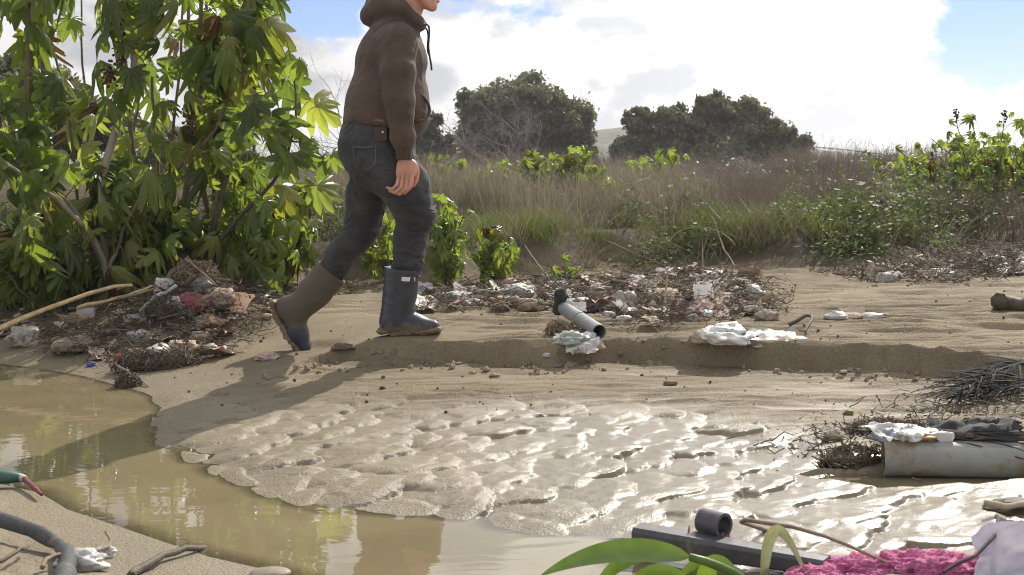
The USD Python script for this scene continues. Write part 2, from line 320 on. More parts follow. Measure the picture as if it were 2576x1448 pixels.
# ------------------------------------------------------------------ shapes
def tube(pts, radii, n=6, cap=True):
    pts = np.asarray(pts, float); radii = np.broadcast_to(np.asarray(radii, float), len(pts)) if np.ndim(radii) < 1 or len(np.atleast_1d(radii)) != len(pts) else np.asarray(radii, float)
    t = np.gradient(pts, axis=0); t /= np.linalg.norm(t, axis=1, keepdims=True) + 1e-12
    ref = np.array([0.31, 0.87, 0.38]) if abs(t[0] @ np.array([0.31, 0.87, 0.38])) < 0.9 else np.array([1.0, 0, 0])
    V = []
    a = np.linspace(0, 2 * np.pi, n, endpoint=False)
    u = np.cross(t[0], ref); u /= np.linalg.norm(u)
    for p, d, r in zip(pts, t, radii):
        u = u - d * (u @ d); u /= np.linalg.norm(u) + 1e-12; w = np.cross(d, u)
        V.append(p + r * (np.cos(a)[:, None] * u + np.sin(a)[:, None] * w))
    V = np.vstack(V); F = []
    for k in range(len(pts) - 1):
        for j in range(n):
            q, s = k * n + j, k * n + (j + 1) % n
            F += [(q, s, s + n), (q, s + n, q + n)]
    if cap:
        V = np.vstack([V, pts[0], pts[-1]]); m = len(V)
        for j in range(n): F += [(m - 2, (j + 1) % n, j), (m - 1, (len(pts) - 1) * n + j, (len(pts) - 1) * n + (j + 1) % n)]
    return V, np.array(F)
def join(parts):
    V, F, n = [], [], 0
    for v, f in parts:
        V.append(v); F.append(np.asarray(f) + n); n += len(v)
    return np.vstack(V), np.vstack(F)
def curve(pts, n=10):
    """A smooth line through a few points."""
    pts = np.asarray(pts, float)
    if len(pts) == 2: return pts[0] + np.linspace(0, 1, n)[:, None] * (pts[1] - pts[0])
    from scipy.interpolate import CubicSpline
    s = np.concatenate([[0], np.cumsum(np.linalg.norm(np.diff(pts, axis=0), axis=1))])
    return CubicSpline(s, pts)(np.linspace(0, s[-1], n))
def frame(x, z):
    x = nd(x); z = np.asarray(z, float) - x * (np.asarray(z, float) @ x); z = nd(z)
    return np.column_stack([x, np.cross(z, x), z])

# ------------------------------------------------------------------ plants
def leaf_shape(seed, lobes=8, droop=0.5, cup=0.10):
    """A palmate castor leaf of about unit length: rings of the outline from the stalk's end outwards, lobes pointed, ribs raised, the whole drooping."""
    r = random.Random(seed)
    spread = math.radians(r.uniform(135, 152)); ang, rad, fold = [], [], []
    for i in range(lobes):
        c = -spread + 2 * spread * (i + 0.5) / lobes; hw = spread / lobes
        L = (0.62 + 0.38 * math.cos(c * 0.55) ** 2) * r.uniform(0.88, 1.08)
        if i == 0: ang.append(c - hw); rad.append(0.16); fold.append(-1)
        tw = r.uniform(-0.12, 0.12) * hw
        for da, rr, fo in ((-0.74, 0.66, -0.5), (-0.46, 0.82, -0.15), (tw / hw, 1.0, 0.6), (0.46, 0.80, -0.15), (0.74, 0.64, -0.5)):
            ang.append(c + da * hw); rad.append(L * rr * r.uniform(0.95, 1.05)); fold.append(fo)
        ang.append(c + hw); rad.append(L * r.uniform(0.46, 0.56) if i < lobes - 1 else 0.16); fold.append(-1)
    ang, rad, fold = map(np.array, (ang, rad, fold)); n = len(ang)
    V = [np.zeros(3)]
    for k in (0.30, 0.62, 1.0):
        # inner rings run rounder than the outline
        base = np.minimum(rad, 0.5) * (1 - k) + rad * k
        q = base * k
        x, y = q * np.cos(ang), q * np.sin(ang)
        z = cup * fold * q * (0.3 + 0.7 * k) - droop * q ** 1.8 + 0.03 * np.sin(5 * ang + seed) * k
        V += list(np.column_stack([x, y, z]))
    V = np.array(V); F = []
    for j in range(n - 1):
        F.append((0, 1 + j, 2 + j))
        for k in range(2):
            a, b = 1 + k * n + j, 1 + (k + 1) * n + j
            F += [(a, b, b + 1), (a, b + 1, a + 1)]
    # curl: the far part of the blade bends down and back
    s = np.sqrt(V[:, 0] ** 2 + V[:, 1] ** 2); V[:, 0] *= 1 - 0.18 * droop * s; V[:, 1] *= 1 - 0.28 * droop * s
    return V, np.array(F)
LEAVES = [leaf_shape(100 + i, R.choice([6, 7, 7, 8]), d, R.uniform(0.06, 0.2)) for i, d in enumerate([0.3, 0.55, 0.75, 0.9, 1.1, 1.3, 0.65, 1.0])]
WILTED = [leaf_shape(300 + i, 8, 1.5, 0.35) for i in range(3)]

def leaf_mat(name, ramp, trans, rough=0.27, tmul=2.3):
    return mat(name, {
        'oi': ('object_info', {}), 'geo': ('geometry', {}), 'n': ('noise_texture', {'scale': 9.0, 'detail': 4.0}), 'add': ('math', {'math_type': 'multiply_add', 'value2': 0.55}),
        'sub': ('math', {'math_type': 'subtract', 'value2': 0.27}),
        'c': ('rgb_ramp', {'ramp': ramp}), 'tc': ('mix', {'mix_type': 'multiply', 'fac': 1.0, 'color2': (tmul * 0.98, tmul * 1.15, tmul * 0.38)}),
        'p': ('principled_bsdf', {'roughness': rough, 'specular_ior_level': 0.5}), 't': ('translucent_bsdf', {}), 'm': ('mix_closure', {'fac': trans})},
        [('oi.random', 'add.value3'), ('n.fac', 'add.value1'), ('geo.position', 'n.vector'), ('add.value', 'sub.value1'), ('sub.value', 'c.fac'), ('c.color', 'p.base_color'), ('c.color', 'tc.color1'), ('tc.color', 't.color'),
         ('p.BSDF', 'm.closure1'), ('t.BSDF', 'm.closure2')], surface='m.closure')
castor_leaf = leaf_mat('castor_leaf', [(0.0, (0.072, 0.090, 0.036)), (0.35, (0.112, 0.132, 0.045)), (0.7, (0.150, 0.168, 0.052)), (0.88, (0.19, 0.20, 0.065)), (1.0, (0.23, 0.22, 0.085))], 0.52)
yellow_leaf = leaf_mat('yellow_leaf', [(0.0, (0.15, 0.165, 0.045)), (0.6, (0.19, 0.18, 0.05)), (1.0, (0.22, 0.165, 0.06))], 0.45)
brown_leaf = leaf_mat('brown_leaf', [(0.0, (0.10, 0.05, 0.028)), (1.0, (0.16, 0.085, 0.04))], 0.25)
wilted_leaf = leaf_mat('wilted_leaf', [(0.0, (0.17, 0.19, 0.08)), (1.0, (0.30, 0.30, 0.15))], 0.35)
young_leaf = leaf_mat('young_leaf', [(0.0, (0.115, 0.145, 0.042)), (0.6, (0.165, 0.19, 0.052)), (1.0, (0.22, 0.235, 0.07))], 0.42)

def bark(name, a, b, rough=0.75, scale=14.0):
    return mat(name, {'geo': ('geometry', {}), 'map': ('mapping', {'scale': (1, 1, 0.35)}), 'n': ('noise_texture', {'scale': scale, 'detail': 5.0, 'roughness': 0.65}), 'c': ('rgb_ramp', {'ramp': [(0.3, a), (0.7, b)]}),
        'bump': ('bump', {'distance': 0.01, 'strength': 0.6}), 'p': ('principled_bsdf', {'roughness': rough})},
        [('geo.position', 'map.vector'), ('map.vector', 'n.vector'), ('n.fac', 'c.fac'), ('c.color', 'p.base_color'), ('n.fac', 'bump.height'), ('bump.normal', 'p.normal')], surface='p.BSDF')
castor_stem = bark('castor_stem', (0.11, 0.075, 0.045), (0.21, 0.165, 0.11))
pale_stem = bark('pale_stem', (0.20, 0.165, 0.12), (0.34, 0.29, 0.22))
dark_bark = bark('dark_bark', (0.045, 0.038, 0.03), (0.10, 0.085, 0.065))
grey_twig = bark('grey_twig', (0.12, 0.10, 0.085), (0.21, 0.18, 0.15))

LEAFR = np.random.default_rng(99)
def put_leaf(plant, tip, axis, normal, size, material, shape, petiole_from=None):
    v, f = shape; T = frame(axis, normal); v = v * LEAFR.uniform([.68, .52, .7], [.98, .90, 1.6])
    m = [((v * size) @ T.T + tip, f)]
    if petiole_from is not None:
        mid = (tip + petiole_from) / 2 + np.array([0, 0, 0.06 * np.linalg.norm(tip - petiole_from)])
        m.append(tube(curve([petiole_from, mid, tip], 5), [0.004, 0.0035, 0.003, 0.0028, 0.0025], 3, False))
    return obj('leaf', join(m), material, plant, True)

def limit_left(p):
    """Right-hand edge of the thicket's crown, as the picture shows it (2576-wide units)."""
    d = p - CAM; k = d @ FWD; px, py = CX + d @ RIGHT / k * FPX, CY - d @ UP / k * FPX
    edge = np.interp(py, [0, 120, 250, 420, 520, 640, 720], [650, 640, 640, 650, 700, 745, 690])
    return px < edge
def castor(name, label, stems, nleaf, size, seed, smat=castor_stem, lmat=castor_leaf, special=0.10, keep=None, group=None, from_=0.35, cat='plant', pet=1.0, spread=0.22):
    """stems: lists of (points, radius at foot). Leaves hang on long stalks round the upper part of every stem."""
    rng = np.random.default_rng(seed)
    base = np.array(stems[0][0][0], float)
    t = thing(name, label, cat, base, group)
    lines = []
    for pts, r in stems:
        c = curve(pts, 12); c = c + rng.normal(0, 0.008, c.shape) * (np.arange(12) > 0)[:, None]
        rad = np.linspace(r, max(r * 0.35, 0.004), 12)
        obj('stem', tube(c, rad, 7), smat, t, True); lines.append(c)
    L = np.array([np.linalg.norm(np.diff(c, axis=0), axis=1).sum() for c in lines]); L /= L.sum()
    made = 0; tries = 0
    while made < nleaf and tries < nleaf * 6:
        tries += 1
        c = lines[rng.choice(len(lines), p=L)]
        s = from_ + (1 - from_) * rng.random() ** 0.75
        k = s * 11; i = min(int(k), 10); p0 = c[i] + (c[i + 1] - c[i]) * (k - i)
        az = rng.uniform(0, 2 * np.pi); out = np.array([math.cos(az), math.sin(az), 0])
        d = nd(out + np.array([0, 0, rng.uniform(0.1, 0.9)]))
        tip = p0 + d * rng.uniform(0.6, 1.5) * spread * pet
        sz = size * rng.uniform(0.6, 1.2)
        low = tip[2] - gz(tip[0], tip[1]) if False else tip[2]
        if low - sz * 0.5 < base[2] - 0.02: continue
        if keep and not keep(tip + out * 0.5 * sz): continue
        dr = rng.uniform(0.55, 1.5)                             # how far the blade hangs
        axis = out * math.cos(dr) + np.array([0, 0, -1]) * math.sin(dr) + rng.normal(0, 0.18, 3)
        nrm = out * math.sin(dr) + np.array([0, 0, 1]) * math.cos(dr) + rng.normal(0, 0.22, 3)
        u = rng.random(); lm, sh = lmat, LEAVES[rng.integers(len(LEAVES))]
        if u < special * 0.45: lm = yellow_leaf
        elif u < special * 0.75: lm, sh = wilted_leaf, WILTED[rng.integers(3)]
        elif u < special: lm, sh = brown_leaf, WILTED[rng.integers(3)]
        put_leaf(t, tip, axis, nrm, sz, lm, sh, p0)
        made += 1
    return t, lines

def S(*a): return [np.array(W(x, y, d)) for x, y, d in a]
def foot(px, d):
    """A foot on the ground at the picture column px and the distance d."""
    p = W(px, 700, d); return np.array([p[0], d, gz(p[0], d) - 0.03])

# ---- the thicket on the left
GT = 'castor bean plants of the thicket on the left bank'
b = foot(265, 8.35)
P1, l1 = castor('castor_plant', 'old castor bean plant forking low with pale bare branches leaning to the left edge',
    [([b] + S((268, 660, 8.35), (262, 560, 8.4), (258, 450, 8.45), (290, 330, 8.5), (335, 190, 8.5), (362, 0, 8.5), (380, -160, 8.5)), 0.040),
     ([b + [0, 0, .12]] + S((235, 600, 8.2), (150, 510, 8.1), (60, 440, 8.0), (-60, 350, 7.9)), 0.026),
     ([b + [0.01, 0, .14]] + S((225, 590, 8.35), (160, 500, 8.3), (85, 430, 8.25), (40, 330, 8.2)), 0.020),
     ([b + [0.02, 0, .10]] + S((285, 640, 8.25), (330, 540, 8.2), (380, 440, 8.2)), 0.018)], 60, 0.25, 1, pale_stem, group=None, keep=limit_left, from_=0.5)
b = foot(452, 8.7)
castor('castor_plant', 'castor bean plant with upright stem carrying a seed spike right of the forked plant',
    [([b] + S((455, 600, 8.7), (470, 480, 8.7), (500, 300, 8.7), (508, 150, 8.7), (500, -60, 8.7)), 0.030), ([b + [0.02, 0, .9]] + S((540, 330, 8.6), (590, 220, 8.5), (620, 60, 8.5), (640, -60, 8.5)), 0.016)], 54, 0.25, 2, keep=limit_left)
b = foot(540, 8.5)
P3, l3 = castor('castor_plant', 'castor bean plant with thin dark branch arching out towards the person',
    [([b] + S((560, 585, 8.4), (650, 500, 8.35), (705, 425, 8.3), (738, 340, 8.3), (748, 255, 8.3), (735, 180, 8.3)), 0.018), ([b + [0, 0, .2]] + S((560, 480, 8.6), (610, 330, 8.7), (660, 180, 8.7), (690, 40, 8.7), (700, -60, 8.7)), 0.020)], 40, 0.24, 3, dark_bark, keep=limit_left)
rng = np.random.default_rng(77)
for (x, y, sz, ax, ay, shp, lm) in [(641, 70, .34, -.05, -1, 2, castor_leaf), (672, 60, .30, .35, -1, 4, yellow_leaf), (693, -10, .22, .1, -1, 1, castor_leaf), (712, 140, .24, -.3, -1, 3, castor_leaf), (752, 150, .22, .6, -1, 4, castor_leaf), (722, 205, .29, .05, -1, 0, castor_leaf),
        (787, 250, .27, .35, -1, 2, castor_leaf), (800, 268, .20, .9, -.5, 1, castor_leaf), (711, 310, .22, -.25, -1, 1, castor_leaf), (700, 318, .17, -.9, -.4, 3, castor_leaf), (728, 385, .26, -.35, -.8, 0, castor_leaf), (756, 380, .24, .8, -.5, 0, castor_leaf),
        (812, 395, .21, .25, -1, 2, castor_leaf), (780, 352, .18, .3, -1, 4, castor_leaf), (835, 390, .16, .8, -.8, 2, castor_leaf), (690, 470, .33, .05, -1, 5, yellow_leaf), (655, 250, .25, -.1, -1, 3, castor_leaf), (590, 330, .27, .1, -1, 2, castor_leaf),
        (640, 655, .26, .0, -1, 0, young_leaf), (575, 640, .2, -.5, -.8, 2, young_leaf), (612, 180, .27, -.2, -1, 2, yellow_leaf), (570, 130, .28, 0, -1, 5, castor_leaf)]:
    p = W(x, y, 8.3 + rng.uniform(-0.15, 0.2)); a = RIGHT * ax + UP * ay + FWD * rng.uniform(-0.45, 0.1)
    q = l3[0][min(int(np.argmin(np.linalg.norm(l3[0] - p, axis=1))), 11)] if x > 660 else l3[1][int(np.argmin(np.linalg.norm(l3[1] - p, axis=1)))]
    put_leaf(P3, p, a, -FWD + UP * 0.5 + RIGHT * rng.uniform(-.6, .6), sz, lm, LEAVES[shp], q if np.linalg.norm(q - p) < 0.6 else None)
for (x, y, sz, k) in [(798, 468, .30, 0), (545, 380, .30, 1)]:
    p = W(x, y, 8.25); put_leaf(P3, p, -UP + RIGHT * 0.1, -FWD + UP * .3, sz, wilted_leaf, WILTED[k], W(x - 40, y + 5, 8.3))
# seed spikes (brown capsules) on the second plant
def spike(plant, base, tip, n, mat_, seed):
    rng = np.random.default_rng(seed); parts = []
    for i in range(n):
        c = base + (tip - base) * rng.random() + rng.normal(0, 0.022, 3)
        s = trimesh.creation.icosphere(1, rng.uniform(0.009, 0.014)); parts.append((s.vertices + c, s.faces))
    parts.append(tube([base, (base + tip) / 2, tip], 0.005, 4))
    obj('seed_spike', join(parts), mat_, plant, True)
spike_mat = bark('seed_capsule', (0.06, 0.025, 0.02), (0.12, 0.06, 0.045))
P2 = stage.GetPrimAtPath('/World/castor_plant_001')
spike(P2, W(484, 330, 8.6), W(478, 240, 8.6), 60, spike_mat, 1); spike(P1, W(310, 190, 8.5), W(292, 20, 8.5), 120, spike_mat, 2); spike(P1, W(280, 210, 8.5), W(272, 160, 8.5), 50, spike_mat, 3)
for k, (px, d, h, n, sz, lab) in enumerate([(30, 8.9, 2.9, 50, .27, 'tall dark castor bean plant filling the upper left corner'), (-190, 8.6, 2.7, 60, .30, 'castor bean plant cut by the left edge of the view'),
        (170, 9.4, 3.0, 36, .25, 'tall castor bean plant standing behind the forked one'), (360, 9.8, 2.9, 32, .24, 'castor bean plant in the back row between the forked plant and the seed spike'),
        (540, 10.0, 2.6, 24, .23, 'castor bean plant in the back row behind the seed spike'), (-60, 10.2, 3.2, 32, .25, 'hindmost castor bean plant near the left edge'), (620, 9.6, 1.7, 80, .24, 'shorter castor bean plant behind the arching dark branch'),
        (255, 10.6, 3.0, 24, .24, 'hindmost castor bean plant behind the forked one')]):
    b = foot(px, d); rng = np.random.default_rng(500 + k); st = []
    for j in range(3):
        top = b + np.array([rng.normal(0, 0.35), rng.normal(0, 0.25), h * rng.uniform(0.8, 1.05)])
        mid = (b + top) / 2 + np.array([rng.normal(0, 0.10), rng.normal(0, 0.1), 0])
        st.append(([b + [0.03 * j, 0, 0], mid, top], 0.026 - 0.005 * j))
    castor('castor_plant', lab, st, n, sz, 600 + k, keep=limit_left, from_=0.12, special=0.12)
for k, (px, d, h, n, sz, lab) in enumerate([(110, 8.2, .85, 60, .20, 'low leafy castor bean plant at the foot of the thicket near the left edge'), (210, 8.3, .7, 45, .19, 'low castor bean plant just left of the forked trunk'), (365, 8.35, .8, 60, .20, 'low castor bean plant behind the root tangle on the debris heap'),
        (500, 8.5, .8, 55, .19, 'low castor bean plant in the dark gap right of the root tangle'), (610, 8.5, .75, 60, .19, 'low castor bean plant with yellow green leaves nearest to the rear boot'), (700, 8.8, .9, 70, .17, 'low dark castor bean plant behind the rear boot'), (10, 8.5, .8, 50, .2, 'low castor bean plant at the left edge above the long cane'), (300, 8.8, 1.1, 70, .22, 'knee high castor bean plant directly behind the forked trunk'), (760, 9.3, .75, 60, .15, 'low castor bean plant at the right end of the thicket')]):
    b = foot(px, d); rng = np.random.default_rng(800 + k); st = []
    for j in range(4):
        top = b + np.array([rng.normal(0, 0.22), rng.normal(0, 0.15), h * rng.uniform(0.6, 1.0)])
        st.append(([b + [0.02 * j, 0, 0], (b + top) / 2 + rng.normal(0, 0.03, 3), top], 0.010))
    castor('castor_plant', lab, st, n, sz, 900 + k, from_=0.15, lmat=young_leaf if k in (4, 2) else castor_leaf, spread=0.14, special=0.06)

# ---- seedlings on the sand and plants further away
for k, (px, d, h, n, sz, lab) in enumerate([(1120, 8.5, .62, 80, .12, 'bright green leafy bush on the sand right behind the front boot'), (1238, 8.7, .48, 50, .11, 'smaller bright green bush with a rust coloured top right of the leafy bush'), (1425, 8.9, .16, 14, .08, 'tiny yellow green seedling alone at the foot of the undercut bank'),
        (985, 9.0, .55, 40, .12, 'dark green bush between the legs of the person')]):
    b = foot(px, d); rng = np.random.default_rng(1000 + k); st = []
    for j in range(6 if k != 2 else 2):
        top = b + np.array([rng.normal(0, 0.16 if k != 2 else .04), rng.normal(0, 0.12), h * rng.uniform(0.6, 1.0)])
        st.append(([b + [0.01 * j, 0, 0], (b + top) / 2 + rng.normal(0, 0.02, 3), top], 0.007))
    t, _ = castor('green_bush', lab, st, n, sz, 1100 + k, lmat=young_leaf if k != 3 else castor_leaf, from_=0.15, spread=0.10, special=0.02, cat='bush')
    if k == 1:
        for q in range(7):
            p = W(1238 + rng.uniform(-22, 18), 580 + rng.uniform(-14, 14), d); put_leaf(t, p, rng.normal(0, 1, 3), [0, -1, .5], .09, brown_leaf, WILTED[q % 3])
for k, (px, d, h, n, sz, lab) in enumerate([(1330, 14.0, .78, 60, .15, 'light green castor bean plant below the rounded tree, leftmost of the row'), (1400, 14.4, .84, 70, .15, 'light green castor bean plant below the rounded tree, middle of the row'), (1470, 14.2, .80, 60, .14, 'light green castor bean plant below the rounded tree, rightmost of the row'),
        (1110, 15.0, .78, 40, .13, 'castor bean plant with reddish tints in the field beside the hand'), (1645, 17.0, .85, 40, .15, 'lone pale green young plant in front of the right hand tree'), (1560, 13.5, .5, 40, .13, 'low light green plant at the edge of the dry field'), (1215, 14.2, .6, 40, .13, 'small green plant left of the light green row')]):
    b = foot(px, d); rng = np.random.default_rng(1200 + k); st = []
    for j in range(5):
        top = b + np.array([rng.normal(0, 0.2), rng.normal(0, 0.2), h * rng.uniform(0.7, 1.0)])
        st.append(([b + [0.02 * j, 0, 0], (b + top) / 2 + rng.normal(0, 0.03, 3), top], 0.009))
    castor('field_plant', lab, st, n, sz, 1300 + k, lmat=castor_leaf if k % 2 else young_leaf, from_=0.35, spread=0.14, special=0.05)
for k, (px, d, h, n, sz, lab) in enumerate([(2440, 13.0, 1.12, 170, .12, 'tall slender castor bean plant against the sky near the right edge'), (2550, 13.4, 1.02, 150, .12, 'castor bean plant cut by the right edge of the view'), (2330, 13.2, .85, 100, .11, 'shorter castor bean plant left of the tall slender one'), (2480, 12.4, .9, 110, .11, 'leafy plant under the tall slender castor bean plant'), (2640, 12.6, 1.1, 90, .13, 'castor bean plant beyond the right edge behind the reeds')]):
    b = foot(px, d); rng = np.random.default_rng(1400 + k); st = []
    for j in range(6):
        top = b + np.array([rng.normal(0, 0.42), rng.normal(0, 0.3), h * rng.uniform(0.6, 1.0)])
        st.append(([b + [0.02 * j, 0, 0], (b + top) / 2 + rng.normal(0, 0.06, 3), top], 0.011))
    t, ls = castor('castor_plant', lab, st, n, sz, 1500 + k, smat=dark_bark, from_=0.3, spread=0.15, special=0.05)
    if k < 2:
        for q in range(3): spike(t, ls[q][-1], ls[q][-1] + [0, 0, .13], 16, spike_mat, 40 + q)

# ---- trees far away
def tree_leaf_mat(name, a, b):
    return mat(name, {'geo': ('geometry', {}), 'n': ('noise_texture', {'scale': 0.55, 'detail': 3.0}), 'add': ('math', {'math_type': 'multiply_add', 'value2': 0.5}), 'sub': ('math', {'math_type': 'subtract', 'value2': 0.0}), 'c': ('rgb_ramp', {'ramp': [(0.2, a), (0.9, b)]}),
        'p': ('principled_bsdf', {'roughness': 0.55}), 't': ('translucent_bsdf', {}), 'm': ('mix_closure', {'fac': 0.4})},
        [('geo.position', 'n.vector'), ('geo.random_per_island', 'add.value1'), ('n.fac', 'add.value3'), ('add.value', 'sub.value1'), ('sub.value', 'c.fac'), ('c.color', 'p.base_color'), ('c.color', 't.color'), ('p.BSDF', 'm.closure1'), ('t.BSDF', 'm.closure2')], surface='m.closure')
tree_leaf = tree_leaf_mat('tree_leaf', (0.115, 0.12, 0.062), (0.22, 0.215, 0.11))
grey_leaf = tree_leaf_mat('grey_leaf', (0.12, 0.125, 0.09), (0.22, 0.21, 0.16))
def leaf_cloud(blobs, n, size, seed, shell=0.2, gaps=0.44):
    """Small leaf faces in clumps through the volume of the blobs (centre, radii)."""
    rng = np.random.default_rng(seed); vol = np.array([np.prod(r) ** 0.72 for _, r in blobs]); vol /= vol.sum(); pts = []
    for (c, r), w in zip(blobs, vol):
        m = int(n * w * 1.9) + 10; d = rng.normal(0, 1, (m, 3)); d /= np.linalg.norm(d, axis=1, keepdims=True)
        q = d * (shell + (1 - shell) * rng.random((m, 1)) ** 0.5)
        q *= 1 + 0.5 * (meshkit.fbm(d * 2.3 + seed, 3, seed)[:, None] - 0.5)
        pts.append(np.asarray(c) + q * np.asarray(r))
        for _ in range(14):                                  # sprigs that break the outline
            e = rng.normal(0, 1, 3); e[2] = abs(e[2]) * .9 - .1; e /= np.linalg.norm(e); k = rng.uniform(.14, .30); u = max(int(m * .035), 12)
            pts.append(np.asarray(c) + (e * rng.uniform(.88, 1.12) + rng.normal(0, .5, (u, 3)) * k) * np.asarray(r))
    p = np.vstack(pts); s = np.mean([np.mean(r) for _, r in blobs])
    k = meshkit.fbm(p / s * 2.6 + 5, 3, seed + 3); p = p[k > gaps]
    m = len(p); sc = size * rng.uniform(0.6, 1.4, (m, 1))
    a = rng.normal(0, 1, (m, 3)); a /= np.linalg.norm(a, axis=1, keepdims=True); b2 = np.cross(a, rng.normal(0, 1, (m, 3))); b2 /= np.linalg.norm(b2, axis=1, keepdims=True)
    V = np.stack([p - a * sc, p + b2 * sc * 0.45, p + a * sc, p - b2 * sc * 0.45], 1).reshape(-1, 3)
    i = np.arange(m) * 4
    return V, np.vstack([np.column_stack([i, i + 1, i + 2]), np.column_stack([i, i + 2, i + 3])])
def grow(p, d, length, r, depth, rng, out, bend=0.35, split=3):
    pts = [p]; q = p.copy(); dd = nd(d)
    for _ in range(3):
        dd = nd(dd + rng.normal(0, bend * 0.45, 3)); q = q + dd * length / 3; pts.append(q)
    out.append(tube(pts, np.linspace(r, r * 0.6, 4), 5 if depth > 1 else 3, False))
    if depth > 0:
        for _ in range(split):
            k = rng.integers(1, 4); grow(pts[k], nd(dd + rng.normal(0, 0.75, 3) + [0, 0, .15]), length * rng.uniform(0.5, 0.8), r * 0.5, depth - 1, rng, out, bend, split)
TY = 80.0
def tree(name, label, lobes, y, n, size, seed, material=tree_leaf, trunk_px=None, base_py=470, gaps=0.44, depth_scale=1.0):
    blobs = []
    for (px, py, rx, ry) in lobes:
        blobs.append((W(px, py, y + np.random.default_rng(int(px)).uniform(-1, 1) * M(rx, y) * 0.5), (M(rx, y), M(rx, y) * depth_scale, M(ry, y))))
    b = W(trunk_px or lobes[0][0], base_py, y); b[2] = gz(b[0], y) - 0.1
    t = thing(name, label, 'tree', b); rng = np.random.default_rng(seed); limbs = []
    for c, r in blobs: limbs.append(tube(curve([b, (b + c) / 2 + rng.normal(0, 0.2, 3), c], 6), np.linspace(0.22, 0.05, 6), 6))
    obj('trunk', join(limbs), dark_bark, t, True)
    obj('crown', leaf_cloud(blobs, n, size, seed, gaps=gaps), material, t)
    return t
tree('dark_tree', 'broad dark rounded tree in the middle distance right of the person', [(1262, 298, 98, 92), (1352, 316, 106, 100), (1428, 350, 72, 88), (1300, 390, 160, 80), (1440, 400, 56, 56), (1210, 330, 52, 66), (1172, 258, 22, 30), (1385, 295, 66, 52)], TY, 52000, 0.15, 1, gaps=.41)
tree('wispy_tree', 'thin wispy treetop rising above the broad dark tree', [(1318, 215, 18, 28), (1340, 235, 14, 22), (1305, 250, 22, 30)], TY + 14, 900, 0.22, 2, gaps=0.40)
tree('dark_tree', 'low spreading dark tree with a ragged crown in front of the hill', [(1605, 305, 34, 34), (1690, 325, 60, 50), (1650, 370, 90, 60), (1790, 285, 48, 44), (1860, 328, 76, 66), (1770, 375, 130, 75), (1930, 365, 66, 62), (1985, 388, 46, 56), (1600, 402, 66, 56), (1880, 408, 110, 60), (1835, 285, 25, 25)], TY - 5, 60000, 0.145, 3, trunk_px=1780, gaps=0.415)
tree('grey_tree', 'small greyish tree just right of the hoodie', [(1070, 340, 34, 50), (1100, 380, 40, 40), (1060, 395, 40, 35), (1095, 310, 18, 22)], TY - 10, 5200, 0.19, 4, grey_leaf, gaps=0.47)
tree('grey_tree', 'dim treetop seen through the thicket at the left', [(60, 250, 130, 90), (200, 320, 120, 80), (400, 380, 120, 60), (560, 400, 90, 50)], 30.0, 9000, 0.11, 5, tree_leaf, gaps=0.46)
def bare(name, label, px, py, y, h, seed, material=grey_twig, depth=3, split=4, r=0.05, spreadd=0.5, n=3, cat='shrub'):
    b = W(px, py, y); b[2] = gz(b[0], y) - 0.05 if y < 40 else b[2]
    t = thing(name, label, cat, b); rng = np.random.default_rng(seed)
    for i in range(n):
        out = []; grow(b + [rng.normal(0, .1 * h), rng.normal(0, .1 * h), 0], nd([rng.normal(0, spreadd), rng.normal(0, spreadd), 1]), h * 0.5, r, depth, rng, out, split=split); obj('branch', join(out), material, t)
    return t
bare('bare_shrub', 'grey leafless shrub standing in front of the broad dark tree', 1265, 440, TY - 18, 4.2, 11, depth=4, split=4, r=.045, n=5)
bare('bare_shrub', 'grey leafless shrub between the hoodie and the broad dark tree', 1130, 420, TY - 8, 3.6, 12, depth=3, r=.05, n=3)
bare('bare_tree', 'leafless twiggy tree behind the back of the person', 852, 430, 40, 3.4, 13, depth=3, r=.04, n=2, spreadd=.2, cat='tree')
bare('bare_shrub', 'leafless grey brush between the thicket and the person', 690, 440, 26, 1.8, 14, depth=4, split=4, r=.02, n=5)
bare('bare_shrub', 'leafless brush at the foot of the low spreading tree', 1800, 450, 40, 1.5, 15, depth=4, split=3, r=.014, n=6)

# ---- hills and the fence on the ridge
def ridge(name, label, pts, y0, y1, y2, seed, material, amp):
    rows = []; xs = np.linspace(pts[0][0], pts[-1][0], 260); py = np.interp(xs, [p[0] for p in pts], [p[1] for p in pts])
    top = np.array([W(x, v, y1) for x, v in zip(xs, py)])
    K = 26
    for k in range(K):
        u = k / (K - 1)
        if u < 0.75: s = u / 0.75; y = y0 + (y1 - y0) * s; z = 0.2 + (top[:, 2] - 0.2) * (s ** 1.25)
        else: s = (u - 0.75) / 0.25; y = y1 + (y2 - y1) * s; z = top[:, 2] - s * (top[:, 2] + 1) * 0.8
        q = np.column_stack([top[:, 0] * y / y1, np.full(len(xs), y), z]); q[:, 2] += amp * (meshkit.fbm(q * [0.05, 0.03, 0.0], 5, seed) - 0.5) * (1 if u < .7 else 0.3) * min(1, u * 4); rows.append(q)
    V = np.vstack(rows); n = len(xs); i = np.arange((K - 1) * n).reshape(-1, n)[:, :-1].ravel()
    struct(name, (V, np.vstack([np.column_stack([i, i + 1, i + n + 1]), np.column_stack([i, i + n + 1, i + n])])), material, True, label)
